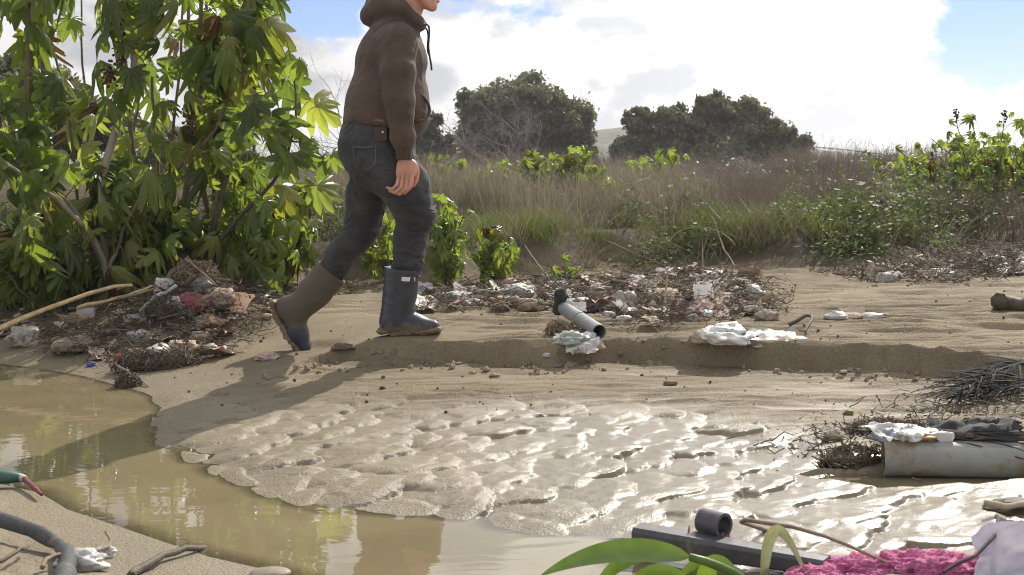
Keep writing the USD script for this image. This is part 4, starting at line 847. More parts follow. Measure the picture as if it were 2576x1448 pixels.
# the pocket's flap and opening, the drawstring, a strip of shirt, the pouch on the belt
pk = [J(1040, 245, -.13), J(1078, 262, -.06), J(1080, 290, -.06), J(1062, 306, -.12)]
obj('pocket_edge', tube(curve([J(1036, 235, -.155), J(1070, 250, -.10), J(1081, 280, -.085), J(1066, 302, -.12), J(1042, 304, -.15)], 14), 0.008, 6), hoodie_mat, hoodie, True)
cord_mat = cloth_mat('dark_cord', (0.03, 0.02, 0.016), (0.05, 0.035, 0.028))
obj('drawstring', tube(curve([J(1064, 66, -.05), J(1074, 62, -.06), J(1078, 110, -.06), J(1082, 150, -.06), J(1086, 178, -.06)], 12), 0.0055, 5), cord_mat, hoodie, True)
obj('drawstring', tube(curve([J(1062, 66, .05), J(1070, 70, .05), J(1076, 110, .05), J(1080, 140, .05)], 10), 0.0045, 5), cord_mat, hoodie, True)
v, f = surface_nets(band([cone(J(972, 262), J(955, 345), .196, .188, .85)], J(955, 322), UP * -1 + RIGHT * -0.12, 0.03, 0.0), *bounds(.26, J(856, 320, -.15), J(1050, 350, .15)), 0.010); obj('shirt_hem', (v, f), shirt_mat, person, 40)
pc = J(958, 338, -.21); pb = trimesh.creation.box((.065, .03, .075)).subdivide().subdivide(); pv = np.array(pb.vertices); pv *= (1 - 0.12 * (np.abs(pv / [.0325, .015, .0375]) ** 4).sum(1, keepdims=True) / 3); 
pouch = obj('belt_pouch', (pv + pc, pb.faces), hoodie_mat, person, 40)
sn = trimesh.creation.icosphere(1, .006); obj('pouch_snap', (sn.vertices + J(963, 333, -.232), sn.faces), white_mat, pouch)

# jeans
pel = [cone(J(953, 330), J(955, 385), .182, .180, .88), cone(J(908, 372, -.08), J(908, 372, .08), .112, .112)]
jr = [cone(hipr + UP * -.02, J(1018, 470, -.09), .152, .124), cone(J(1018, 470, -.09), J(1046, 548, -.09), .124, .096), cone(J(1046, 548, -.09), J(1034, 600, -.085), .094, .083), cone(J(1034, 600, -.085), J(1022, 688, -.08), .083, .076)]
jl = [cone(hipl, J(925, 490, .10), .138, .106), cone(J(925, 490, .10), J(913, 572, .10), .106, .090), cone(J(913, 572, .10), J(862, 640, .10), .090, .080), cone(J(862, 640, .10), J(824, 698, .10), .080, .074)]
waist = under_plane(J(950, 310), UP)
cutr = under_plane(J(1019, 694, -.08), J(1019, 694, -.08) - J(1034, 610, -.085)); cutl = under_plane(J(826, 700, .10), J(826, 700, .10) - J(862, 640, .10))
def jeans_f(X, Y, Z):
    a = smin([np.maximum(smin([q(X, Y, Z) for q in jr], .02), cutr(X, Y, Z)), np.maximum(smin([q(X, Y, Z) for q in jl], .02), cutl(X, Y, Z))], .012)
    return np.maximum(smin([a, smin([q(X, Y, Z) for q in pel], .05)], .05), waist(X, Y, Z))
lo, hi = bounds(.24, J(870, 310, -.12), J(1060, 690, -.12), J(820, 690, .14))
v, f = surface_nets(jeans_f, lo, hi, 0.009)
# creases gathered at the knees and above the boots
_, _, nn = meshkit.arrays((v, f), True)
for c, r, amp, fr, d in ((J(1048, 555, -.1), .16, .011, 95, (0.35, 0, 1)), (J(1030, 660, -.1), .13, .009, 110, (0.1, 0, 1)), (J(905, 590, .1), .15, .010, 100, (.5, 0, 1)), (J(850, 665, .1), .10, .008, 115, (-.6, 0, 1)), (J(990, 420, -.12), .16, .006, 80, (.8, 0, 1)), (J(890, 400, 0), .15, .006, 85, (-.5, 0, 1))):
    q = v - c; w = np.exp(-(q ** 2).sum(1) / r ** 2); s = q @ nd(d) + 0.03 * meshkit.fbm(v * 8, 2, 9)
    v = v + nn * (0.26 * w * amp * np.sin(s * fr + 3 * meshkit.fbm(v * 6, 2, 5)))[:, None]
v = wrinkle(v, f, 0.010, 4.5, 6, (1, 1, 1.6)); v = wrinkle(v, f, 0.0022, 18.0, 7)
jeans = obj('jeans', (v, f), jeans_mat, person, True)
seam_mat = cloth_mat('seam_thread', (0.05, 0.05, 0.055), (0.09, 0.09, 0.09))
def on_skin(fun, p, d=FWD):
    """Slides p along d until it meets the surface of the distance function."""
    p = np.array(p, float)
    for _ in range(40):
        k = float(fun(np.array(p[0]), np.array(p[1]), np.array(p[2]))); p = p + d * k * 0.8
        if abs(k) < 5e-4: break
    return p
obj('back_pocket', tube(np.array([on_skin(jeans_f, J(x, y, -.5)) for x, y in ((868, 352), (905, 356), (930, 352), (930, 400), (905, 415), (872, 402), (868, 352))]) - FWD * .004, .004, 4), seam_mat, jeans, True)

# boots
def boot(name, shaft, foot_, material):
    rim_a, rim_b = shaft[0][0], shaft[0][1]
    fs = [cone(*s) for s in shaft]; ff = [cone(*s) for s in foot_]
    top = under_plane(shaft[0][0], shaft[0][0] - shaft[0][1])
    fun = lambda X, Y, Z: np.maximum(smin([smin([q(X, Y, Z) for q in fs], .02), smin([q(X, Y, Z) for q in ff], .03)], .03), top(X, Y, Z))
    pts = [s[0] for s in shaft] + [s[1] for s in shaft] + [s[0] for s in foot_] + [s[1] for s in foot_]
    v, f = surface_nets(fun, *bounds(.13, *pts), 0.007); v = wrinkle(v, f, 0.004, 7, 12, (1, 1, 1.5)); b = obj(name, (v, f), material, person, True)
    return fun, b
fb, boot_f = boot('boot', [(J(1012, 676, -.08), J(1006, 740, -.075), .092, .082), (J(1006, 740, -.075), J(1000, 795, -.07), .082, .072)],
     [(J(990, 805, -.07), J(1000, 770, -.07), .070, .072), (J(988, 812, -.07), J(1045, 818, -.07), .058, .050), (J(1045, 818, -.075), J(1090, 824, -.085), .050, .034), (J(1045, 820, -.06), J(1085, 825, -.06), .048, .032)], boot_front_mat)
def sole(line, w, h, seed):
    s = hull_limb(line, [w] * len(line), 14) if False else None
    parts = []
    for (a, b) in zip(line[:-1], line[1:]): parts.append((m3.Manifold.sphere(h, 12).translate(list(a + FWD * w)) + m3.Manifold.sphere(h, 12).translate(list(a - FWD * w)) + m3.Manifold.sphere(h, 12).translate(list(b + FWD * w)) + m3.Manifold.sphere(h, 12).translate(list(b - FWD * w))).hull())
    out = parts[0]
    for p in parts[1:]: out = out + p
    m_ = out.refine_to_length(.012).to_mesh(); v = np.array(m_.vert_properties[:, :3]); v += (meshkit.fbm(v * 45, 3, seed)[:, None] - .5) * .022
    return v, np.array(m_.tri_verts)
obj('sole', sole([J(958, 832, -.07), J(1000, 836, -.07), J(1060, 836, -.075), J(1104, 830, -.078)], .035, .016, 1), sole_mat, boot_f, True)
lb = [on_skin(fb, J(x, y, -.4)) for x, y in ((1000, 696), (1034, 698), (1033, 709), (999, 707))]
lm_ = [on_skin(fb, J(1017, 697, -.4)), on_skin(fb, J(1016, 708, -.4))]
obj('boot_label', (np.array([lb[0], lm_[0], lb[1], lb[2], lm_[1], lb[3]]) - FWD * .004, np.array([(0, 1, 4), (0, 4, 5), (1, 2, 3), (1, 3, 4)])), white_mat, boot_f)
_, boot_r = boot('boot', [(J(836, 684, .10), J(790, 738, .10), .088, .084), (J(790, 738, .10), J(750, 778, .10), .084, .072)],
     [(J(738, 778, .10), J(722, 775, .10), .062, .062), (J(735, 782, .10), J(748, 835, .10), .062, .050), (J(748, 835, .09), J(764, 872, .085), .050, .034), (J(748, 832, .11), J(764, 870, .11), .048, .032)], boot_rear_mat)
tag(boot_f, 'navy front boot with a white tag'); tag(boot_r, 'rear boot with muddy olive shaft and raised heel')
obj('sole', sole([J(686, 762, .10), J(700, 800, .10), J(726, 848, .10), J(752, 884, .10), J(770, 890, .10)], .034, .015, 2), sole_mat, boot_r, True)
# ------------------------------------------------------------------ litter and driftwood
def plain(name, a, b=None, rough=0.6, scale=18.0, bump=0.003, mud=0.0, spec=0.5, trans=0.0):
    b = b or tuple(min(1, x * 1.3) for x in a)
    nodes = {'geo': ('geometry', {}), 'n': ('noise_texture', {'scale': scale, 'detail': 5.0, 'roughness': 0.65}), 'c': ('rgb_ramp', {'ramp': [(0.32, a), (0.68, b)]}), 'mn': ('noise_texture', {'scale': 7.0, 'detail': 6.0, 'roughness': 0.7}),
             'mk': ('map_range', {'range_type': 'smoothstep', 'from_min': 0.62 - 0.25 * mud, 'from_max': 0.74 - 0.2 * mud, 'clamp': True}), 'mm': ('mix', {'color2': (0.19, 0.145, 0.09)}), 'bump': ('bump', {'distance': bump, 'strength': 0.7}), 'p': ('principled_bsdf', {'roughness': rough, 'specular_ior_level': spec})}
    links = [('geo.position', 'n.vector'), ('geo.position', 'mn.vector'), ('n.fac', 'c.fac'), ('mn.fac', 'mk.value'), ('c.color', 'mm.color1'), ('mk.result', 'mm.fac'), ('mm.color', 'p.base_color'), ('n.fac', 'bump.height'), ('bump.normal', 'p.normal')]
    if trans:
        nodes |= {'t': ('translucent_bsdf', {}), 'm': ('mix_closure', {'fac': trans})}; links += [('mm.color', 't.color'), ('p.BSDF', 'm.closure1'), ('t.BSDF', 'm.closure2')]
        return mat(name, nodes, links, surface='m.closure')
    return mat(name, nodes, links, surface='p.BSDF')
white_plastic = plain('white_plastic', (0.58, 0.56, 0.53), (0.78, 0.77, 0.75), 0.45, mud=0.25, trans=0.3)
muddy_plastic = plain('muddy_plastic', (0.34, 0.30, 0.24), (0.58, 0.54, 0.46), 0.5, mud=0.55, trans=0.25)
grey_plastic = plain('grey_plastic', (0.21, 0.20, 0.19), (0.30, 0.29, 0.28), 0.45, mud=0.4)
cream_paper = plain('cream_paper', (0.46, 0.36, 0.27), (0.62, 0.50, 0.39), 0.8, mud=0.35, trans=0.15)
pinkish_paper = plain('pinkish_paper', (0.42, 0.27, 0.24), (0.55, 0.40, 0.36), 0.8, mud=0.5)
red_stuff = plain('red_plastic', (0.30, 0.045, 0.035), (0.46, 0.09, 0.07), 0.5, mud=0.35)
maroon_cloth = plain('maroon_cloth', (0.13, 0.03, 0.04), (0.25, 0.08, 0.09), 0.95, 40.0, 0.006, mud=0.4)
blue_stuff = plain('blue_plastic', (0.04, 0.05, 0.22), (0.09, 0.10, 0.36), 0.4)
aqua_stuff = plain('aqua_plastic', (0.07, 0.26, 0.34), (0.15, 0.42, 0.52), 0.35)
yellow_stuff = plain('yellow_wrapper', (0.42, 0.32, 0.04), (0.55, 0.44, 0.08), 0.4)
black_cloth = plain('black_cloth', (0.018, 0.018, 0.020), (0.045, 0.043, 0.042), 0.85, mud=0.3)
dark_plastic = plain('dark_plastic', (0.040, 0.038, 0.042), (0.075, 0.070, 0.078), 0.42, 30.0, 0.001, mud=0.25)
brown_stuff = plain('brown_rag', (0.085, 0.06, 0.04), (0.16, 0.12, 0.08), 0.9, mud=0.6)
pvc_grey = plain('grey_pipe_plastic', (0.16, 0.17, 0.17), (0.23, 0.24, 0.24), 0.45, 12.0, 0.001, mud=0.2)
pvc_white = plain('pale_pipe_plastic', (0.22, 0.225, 0.195), (0.32, 0.325, 0.285), 0.45, 14.0, 0.002, mud=0.55)
cane_mat = plain('pale_cane', (0.34, 0.25, 0.11), (0.52, 0.40, 0.21), 0.6, 25.0)
wood_dark = plain('wet_wood', (0.055, 0.042, 0.028), (0.12, 0.092, 0.062), 0.7, 25.0, 0.008)
wood_mid = plain('dry_driftwood', (0.17, 0.125, 0.08), (0.28, 0.22, 0.15), 0.8, 25.0, 0.006)
wood_pale = plain('pale_driftwood', (0.33, 0.26, 0.18), (0.46, 0.38, 0.28), 0.8, 30.0, 0.004)
board_mat = plain('orange_board', (0.52, 0.31, 0.18), (0.66, 0.44, 0.29), 0.75, 12.0, 0.003, mud=0.2)
pink_towel = plain('pink_terry', (0.40, 0.065, 0.18), (0.66, 0.24, 0.40), 0.95, 90.0, 0.012, mud=0.25)
green_plastic = plain('dark_green_plastic', (0.02, 0.065, 0.05), (0.05, 0.11, 0.09), 0.4)
mud_lump = plain('mud_lump', (0.17, 0.13, 0.085), (0.27, 0.215, 0.145), 0.8, 30.0, 0.01)
lilac_sheet = plain('lilac_plastic', (0.45, 0.45, 0.52), (0.62, 0.62, 0.68), 0.25, 8.0, 0.002, mud=0.15, trans=0.35)
reed_leaf = mat('reed_leaf', {'geo': ('geometry', {}), 'n': ('noise_texture', {'scale': 16.0, 'detail': 3.0}), 'c': ('rgb_ramp', {'ramp': [(0.3, (0.10, 0.17, 0.045)), (0.7, (0.16, 0.235, 0.065))]}), 'p': ('principled_bsdf', {'roughness': 0.35}), 'tc': ('mix', {'mix_type': 'multiply', 'fac': 1.0, 'color2': (1.7, 1.7, 0.6)}), 't': ('translucent_bsdf', {}), 'm': ('mix_closure', {'fac': 0.4})},
    [('geo.position', 'n.vector'), ('n.fac', 'c.fac'), ('c.color', 'p.base_color'), ('c.color', 'tc.color1'), ('tc.color', 't.color'), ('p.BSDF', 'm.closure1'), ('t.BSDF', 'm.closure2')], surface='m.closure')

def lump(c, size, seed, rough=0.45, sub=3, freq=1.6, flat=0.0):
    """A crumpled closed shape: folds and hollows pressed into a rounded body."""
    s = trimesh.creation.icosphere(sub, 1.0); v = np.array(s.vertices)
    r = meshkit.fbm(v * freq + seed * 1.7, 4, seed); r2 = np.abs(meshkit.fbm(v * freq * 2.2 + seed, 3, seed + 50) - 0.5)
    v = v * (1 + rough * ((r - 0.5) * 1.6 - r2 * 1.4))[:, None]
    v[:, 2] = np.maximum(v[:, 2], -0.55 - flat)
    rng = np.random.default_rng(seed); a = rng.uniform(0, 6.28); q = np.array([[math.cos(a), -math.sin(a), 0], [math.sin(a), math.cos(a), 0], [0, 0, 1]])
    v = (v @ q.T) * np.asarray(size) / 2 * np.array([1, 1, 1])
    return v + np.asarray(c) + [0, 0, size[2] * 0.22], s.faces
def sheet(c, u, w, seed, amp=0.25, n=14, ragged=0.2, freq=2.6):
    """A creased sheet spanned by u and w round c, with a torn outline."""
    a, b = np.meshgrid(np.linspace(-.5, .5, n), np.linspace(-.5, .5, n), indexing='ij'); a, b = a.ravel(), b.ravel()
    e = np.column_stack([a, b, 0 * a]); k = 1 + ragged * 2 * (meshkit.fbm(e * 4 + seed, 3, seed) - .5) - ragged * .8 * np.hypot(a, b)
    u, w = np.asarray(u, float), np.asarray(w, float); nrm = nd(np.cross(u, w)); L = min(np.linalg.norm(u), np.linalg.norm(w))
    h = meshkit.fbm(e * freq + seed * 3.1, 4, seed); h2 = 1 - 2 * np.abs(meshkit.fbm(e * freq * 1.8 + seed, 3, seed + 9) - .5)
    V = np.asarray(c) + (a * k)[:, None] * u + (b * k)[:, None] * w + (amp * L * (h * 1.2 + h2 * .6 - 1.0))[:, None] * nrm
    i = np.arange((n - 1) * n).reshape(-1, n)[:, :-1].ravel()
    return V, np.vstack([np.column_stack([i, i + 1, i + n + 1]), np.column_stack([i, i + n + 1, i + n])])
def pipe(a, b, r, wall=0.004, n=28, ripple=0.0):
    a, b = np.array(a, float), np.array(b, float); d = nd(b - a); u = nd(np.cross(d, [0, .2, 1])); w = np.cross(d, u); t = np.linspace(0, 2 * np.pi, n, endpoint=False)
    ring = np.cos(t)[:, None] * u + np.sin(t)[:, None] * w
    rows = [a + ring * (r - wall), a + ring * r, a + d * .004 + ring * (r + .0005)] + [a + (b - a) * k + ring * r for k in (.2, .4, .6, .8)] + [b + ring * r, b + ring * (r - wall), a + (b - a) * .5 + ring * (r - wall), a + ring * (r - wall)]
    V = np.vstack(rows); F = []
    for k in range(len(rows) - 1):
        for j in range(n): q, s = k * n + j, k * n + (j + 1) % n; F += [(q, s + n, s), (q, q + n, s + n)]
    return V, np.array(F)
def item(name, label, cat, mesh, material, smooth=True, group=None):
    return tag(obj(name, mesh, material, None, smooth), label, cat, group)
def on_ground(px, py, lift=0.0):
    p = on(px, py); p[2] += lift; return p
def lay(name, label, cat, px, py, w, h, material, seed, group=None, rough=0.5, deep=None, sub=3, freq=1.6):
    """A crumpled thing whose foot stands at (px, py) and which is w wide and h high in the picture."""
    p = on_ground(px, py); y = p[1]; sx, sz = M(w, y), M(h, y)
    return item(name, label, cat, lump(p, (sx, deep or sx * 0.7, sz * 1.15), seed, rough, sub, freq), material, True, group)
def flap(name, label, cat, px, py, w, h, material, seed, tilt=0.6, amp=0.25, group=None, turn=0.0, n=14):
    p = on_ground(px, py + h / 2 if h else py); y = p[1]; sx, sz = M(w, y), M(h, y)
    u = np.array([math.cos(turn), math.sin(turn), 0]) * sx; ww = np.array([-math.sin(turn) * math.cos(tilt), math.cos(turn) * math.cos(tilt), math.sin(tilt)]) * sz / max(math.sin(tilt) + .25 * math.cos(tilt), .3)
    return item(name, label, cat, sheet(p + ww * .5 + [0, 0, .01], u, ww, seed, amp, n), material, True, group)
def stick(name, label, pts, r, material, cat='stick', group=None, lift=0.0, seed=0, free=False):
    q = np.array([on_ground(*p[:2], lift=p[2] if len(p) > 2 else lift) for p in pts]) if not free else np.array(pts)
    c = curve(q, 9) if len(q) > 2 else curve(q, 7); rng = np.random.default_rng(seed); c = c + rng.normal(0, r * .35, c.shape)
    return item(name, label, cat, tube(c, np.linspace(r, r * .6, len(c)), 7), material, True, group)

# ---- the heap on the left bank
stick('cane', 'long pale yellow cane running from the left edge up to the heap', [W(-90, 870, 6.35), W(0, 828, 6.6), W(185, 752, 6.9), W(340, 717, 7.15)], .017, cane_mat, 'cane', seed=1, free=True)
stick('cane', 'shorter brown yellow cane lying under the long pale one', [W(195, 775, 6.95), W(290, 752, 7.05), W(385, 722, 7.2)], .012, cane_mat, 'cane', seed=2, free=True)
stick('cane', 'orange brown broken cane at the dark mouth of the heap', [W(295, 752, 7.0), W(385, 728, 7.15)], .011, wood_mid, 'cane', seed=3, free=True)
stick('branch', 'forked pale twig standing out of the sand above the long cane', [(100, 765, .07), (120, 790, .03), (180, 812, .04)], .010, wood_pale, 'branch', seed=4)
def heap(name, label, px, py, w, h, seed, n=260, r=.0028, L=.20, material=wood_mid, deep=.5, cat='heap', core=brown_stuff):
    p = on_ground(px, py); y = p[1]; sx, sz = M(w, y), M(h, y); rng = np.random.default_rng(seed); t = thing(name, label, cat, p)
    obj('core', lump(p, (sx * .9, sx * deep, sz * .95), seed, .45, 3), core, t, True); parts = []
    for i in range(n):
        d = rng.normal(0, 1, 3); d[2] = abs(d[2]); d /= np.linalg.norm(d); c = p + d * np.array([sx * .5, sx * deep * .55, sz * .85]) * rng.uniform(.8, 1.1) + [0, 0, sz * .05]
        a = rng.normal(0, 1, 3); a[2] *= .5; a = a - d * (a @ d) * .85; a = nd(a) * L * rng.uniform(.3, 1); parts.append(tube([c - a / 2, c + rng.normal(0, .14 * L, 3), c + a / 2], [r, r * .9, r * .5], 4, False))
    tw = obj('twigs', join(parts), material, t); tag(tw, kind='stuff')
    return t
heap('root_tangle', 'tangle of brown roots and straw on top of the heap', 490, 722, 120, 62, 21, 420, .0026, .19, wood_mid, .45, 'roots')
heap('twig_heap', 'dark heap of twigs and rags under the maroon cloth', 430, 800, 120, 44, 22, 220, .0026, .2, wood_dark, .5)
heap('twig_heap', 'low dark heap of twigs and rags at the edge of the pond', 400, 925, 230, 40, 23, 360, .0024, .16, wood_dark, .32)
lay('paper_bag', 'torn white paper bag shining on top of the heap', 'bag', 418, 735, 62, 46, white_plastic, 31)
flap('paper_sheet', 'mauve grey paper sheet leaning beside the white paper bag', 'paper', 398, 735, 36, 50, pinkish_paper, 32, .9)
flap('plank', 'pale orange board leaning on the right side of the heap', 'board', 575, 765, 105, 62, board_mat, 33, .75, .03, turn=-.5, n=6)
stick('stick', 'straight brown stick across the top of the board', [(470, 728, .18), (560, 765, .08)], .007, wood_mid, seed=5)
lay('plastic_bag', 'crumpled black and silver bag beside the orange board', 'bag', 512, 735, 60, 52, grey_plastic, 34, rough=.7)
lay('cloth', 'maroon cloth hanging out of the heap', 'cloth', 478, 785, 100, 55, maroon_cloth, 35, deep=.2)
stick('plastic_strip', 'curved grey white plastic strip below the maroon cloth', [(352, 815, .02), (375, 795, .07), (420, 782, .10), (450, 776, .13)], .016, white_plastic, 'plastic', seed=6)
flap('plastic_disc', 'flat grey plastic disc leaning in the sand left of the heap', 'plastic', 212, 800, 52, 50, grey_plastic, 36, 1.1, .05)
lay('plastic_bag', 'clear wrinkled plastic bag half buried at the water at the far left', 'bag', 65, 870, 85, 60, muddy_plastic, 37, rough=.6)
lay('mud_clod', 'flat clod of sand and mud right of the clear bag', 'mud', 190, 880, 120, 42, mud_lump, 38, deep=.3, rough=.3)
flap('paper_scrap', 'small white wedge of paper at the pond below the mud clod', 'paper', 176, 876, 30, 24, white_plastic, 39, .9)
def jar(px, py):
    p = on_ground(px, py); r = M(25, p[1]); t = thing('jar', 'grey jar lying with its round base towards the water', 'jar', p); a = p + [0, 0, r * .95]
    obj('glass', pipe(a + [0, .0, 0], a + [.02, .16, .01], r, .004, 20), muddy_plastic, t, 40)
    d = trimesh.creation.cylinder(r * .96, .006, sections=20); T = trimesh.geometry.align_vectors([0, 0, 1], nd([.02, .16, .01])); obj('base', (trimesh.transform_points(d.vertices, T) + a + [0, .004, 0], d.faces), grey_plastic, t)
jar(377, 925)
lay('cap', 'aqua blue plastic cap on the low dark heap', 'cap', 458, 892, 22, 16, aqua_stuff, 40, rough=.1)
lay('wrapper', 'violet blue wrapper at the left end of the low dark heap', 'wrapper', 230, 922, 26, 16, blue_stuff, 41)
lay('cup', 'crushed pink and white cup on the low dark heap', 'cup', 392, 872, 34, 22, pinkish_paper, 42)
lay('wrapper', 'red wrapper at the right end of the low dark heap', 'wrapper', 528, 880, 18, 18, red_stuff, 43)
lay('rag', 'red rag in the shade of the low dark heap', 'cloth', 318, 905, 66, 22, red_stuff, 44, deep=.1)
lay('wrapper', 'red and white wrapper lying beside the rear boot', 'wrapper', 672, 905, 62, 24, pinkish_paper, 45, rough=.7)
lay('rag', 'muddy brown rag on the sand between the two boots', 'cloth', 862, 895, 64, 22, brown_stuff, 46)
heap('twig_bundle', 'wet bundle of leaves and twigs standing in the pond margin', 320, 975, 60, 36, 24, 80, .0026, .11, wood_dark, .4)
stick('stick', 'thin pale stick slanting out of the wet bundle', [(290, 940, .05), (375, 975, .01)], .007, wood_mid, seed=7)
stick('stick', 'thin dark stick slanting into the low dark heap', [(275, 830, .05), (350, 905, .03)], .006, wood_dark, seed=8)
stick('branch', 'bare pale branch lying along the foot of the thicket', [(-40, 690, .12), (120, 715, .06), (250, 742, .05), (305, 752, .03)], .013, wood_pale, 'branch', seed=9)
lay('clod', 'mud coated lump at the far end of the left bank', 'mud', 130, 760, 70, 26, brown_stuff, 47, rough=.4)

# ---- the drift line along the far side of the sand
lay('plastic_sheet', 'white plastic sheet bulging out of the drift line behind the front boot', 'plastic', 1300, 752, 110, 46, white_plastic, 51, rough=.6)
lay('wrapper', 'small yellow wrapper in the drift line right of the white sheet', 'wrapper', 1356, 738, 18, 18, yellow_stuff, 52)
lay('can', 'dented grey can in front of the white plastic sheet', 'can', 1296, 772, 36, 28, grey_plastic, 53, rough=.3)
lay('paper', 'pale paper wad in the drift line nearest to the front boot', 'paper', 1190, 768, 52, 22, white_plastic, 54)
lay('cloth', 'whitish cloth heaped in the drift line behind the grey pipe', 'cloth', 1570, 790, 78, 62, muddy_plastic, 55, rough=.7)
lay('wrapper', 'dark violet wrapper in the twigs right of the grey pipe', 'wrapper', 1490, 786, 44, 20, plain('violet_wrapper', (.08, .05, .14), (.16, .12, .22)), 56)
lay('tile', 'small white slab at the front edge of the drift line', 'slab', 1570, 808, 44, 16, white_plastic, 57, rough=.15)
lay('wrapper', 'small blue wrapper lying against the white slab', 'wrapper', 1588, 795, 12, 10, blue_stuff, 571)
lay('wrapper', 'bright red wrapper in the twigs right of the white slab', 'wrapper', 1698, 805, 32, 22, red_stuff, 58)
def carton():
    p = on_ground(1770, 775); y = p[1]; t = thing('carton', 'torn white carton standing in the drift line', 'carton', p); w, h = M(52, y), M(50, y)
    obj('panel', sheet(p + [0, 0, h * .58], [w, 0.02, 0], [0.0, .04, h], 59, .05, 10, .12), white_plastic, t, True); obj('panel', sheet(p + [w * .5, .05, h * .5], [.03, .12, 0], [0, .02, h * .8], 60, .08, 8, .15), muddy_plastic, t, True)
    obj('flap', sheet(p + [0.02, -.03, h * .12], [w * .6, 0, 0], [0, -.03, h * .3], 61, .2, 8, .4), red_stuff, t, True)
carton()
flap('tarp', 'dark grey scrap of tarpaulin right of the white carton', 'tarp', 1868, 740, 60, 28, dark_plastic, 62, .5)
stick('stick', 'thin pale stick standing upright in the drift line', [(1668, 792, .0), (1676, 778, .10), (1682, 778, .22)], .008, wood_pale, seed=10)
lay('sheet_bag', 'large crumpled white sheet lying on the edge of the sand step', 'plastic', 1830, 868, 140, 60, plain('white_sheet', (.62, .61, .58), (.78, .77, .74), .55, 30.0, .006, mud=.1), 63, rough=.75, deep=.22)
lay('paper_bag', 'tan paper bag half under the large crumpled white sheet', 'bag', 1772, 862, 70, 40, cream_paper, 64)
flap('sheet', 'grey green plastic sheet coated in mud beside the crumpled white sheet', 'plastic', 1950, 850, 170, 58, plain('mud_sheet', (.21, .20, .16), (.30, .29, .24), .4, mud=.5), 65, .18, .25)
lay('paper', 'muddy brown paper bag standing on the sand right of the drift line', 'paper', 1930, 806, 62, 32, plain('muddy_paper', (.20, .155, .11), (.36, .30, .23), .8), 66, rough=.7)
stick('stick', 'dark curled stick beside the mud coated sheet', [(1985, 830, .01), (2020, 822, .04), (2028, 845, .02)], .010, wood_dark, seed=11)
lay('plastic', 'flattened white plastic bottle on the open sand at the right', 'bottle', 2105, 803, 62, 22, white_plastic, 67)
flap('paper', 'pointed scrap of white paper between two flattened plastics', 'paper', 2150, 790, 70, 30, cream_paper, 68, .6)
lay('plastic', 'flattened yellowish white plastic beside the pointed paper scrap', 'plastic', 2195, 803, 56, 18, white_plastic, 69)
stick('stick', 'short pale stick on the open sand at the right', [(2225, 798, .01), (2290, 800, .01)], .008, wood_pale, seed=12)
lay('foam', 'smooth white foam block at the foot of the far weeds', 'foam', 2205, 698, 66, 16, white_plastic, 70, rough=.12)
lay('plastic_bag', 'white plastic bag at the foot of the far weeds near the right edge', 'bag', 2360, 702, 96, 30, white_plastic, 71, rough=.7)
lay('plastic_bag', 'white plastic bag caught in the weeds at the right edge', 'bag', 2500, 668, 70, 26, white_plastic, 72, rough=.7)
stick('log', 'dark wet log end lying on the sand at the right edge', [(2490, 778, .03), (2560, 782, .035), (2700, 790, .04)], .048, wood_dark, 'log', seed=13)
lay('paper', 'tiny white crumb of paper below the sand step', 'paper', 1375, 914, 22, 12, white_plastic, 73)
lay('clod', 'small dark clod on the smooth sand in the middle', 'clod', 1686, 968, 36, 12, brown_stuff, 74)
lay('clod', 'small brown clod on the smooth sand left of the middle', 'clod', 1244, 950, 30, 12, mud_lump, 75)
lay('leaf_scrap', 'little green leaf scrap on the smooth sand', 'leaf', 962, 980, 16, 8, weed_leaf, 76)
lay('leaf_scrap', 'yellow brown leaf at the rim of the debris beside the pale pipe', 'leaf', 2135, 1045, 26, 14, yellow_leaf, 77)

# ---- the grey pipe and what hangs on it
pa, pb_ = on_ground(1420, 812), on_ground(1508, 866)
pa[2] += .075; pb_[2] += .045
t = thing('drain_pipe', 'grey plastic drain pipe lying on the edge of the sand step', 'pipe', pb_)
obj('pipe_wall', pipe(pb_, pa, M(19, pb_[1]), .005), pvc_grey, t, 40)
obj('collar', pipe(pb_ + nd(pa - pb_) * .50 * np.linalg.norm(pa - pb_), pb_ + nd(pa - pb_) * .56 * np.linalg.norm(pa - pb_), M(20.5, pb_[1]), .004), pvc_grey, t, 40)
p = on_ground(1412, 812); t = thing('torn_cloth', 'black cloth with a silver strip draped over the upper end of the grey pipe', 'cloth', p); k = M(1, p[1])
obj('cloth', lump(p + [0, 0, .05], (44 * k, .10, 80 * k), 81, .8, 3), black_cloth, t, True); obj('strip', tube(curve([p + RIGHT * 2 * k + UP * 22 * k - FWD * .05, p + RIGHT * 12 * k + UP * 38 * k - FWD * .05, p + RIGHT * 22 * k + UP * 54 * k - FWD * .04], 6), .020, 6), white_plastic, t, True); obj('strip', sheet(p + RIGHT * 45 * k + UP * 38 * k, RIGHT * 40 * k, UP * 24 * k + FWD * .04, 82, .3), white_plastic, t, True)
heap('leaf_wad', 'wad of dead leaves at the foot of the black cloth', 1405, 842, 60, 36, 25, 120, .0026, .09, wood_mid, .6)
p = on_ground(1460, 905); k = M(1, p[1]); t = thing('plastic_bag', 'torn white plastic bag hanging over the sand step below the grey pipe', 'bag', p)
obj('film', sheet(p + RIGHT * 0 * k + UP * 26 * k - FWD * .03, RIGHT * 90 * k, UP * 62 * k + FWD * .14, 83, .35, 18, .35, 4.0), white_plastic, t, True); obj('film', lump(p + RIGHT * -25 * k + UP * 32 * k, (86 * k, .12, 40 * k), 84, .8, 3, 2.4), plain('bag_film', (.45, .48, .43), (.66, .70, .64), .3, 25.0, mud=.2, trans=.3), t, True)
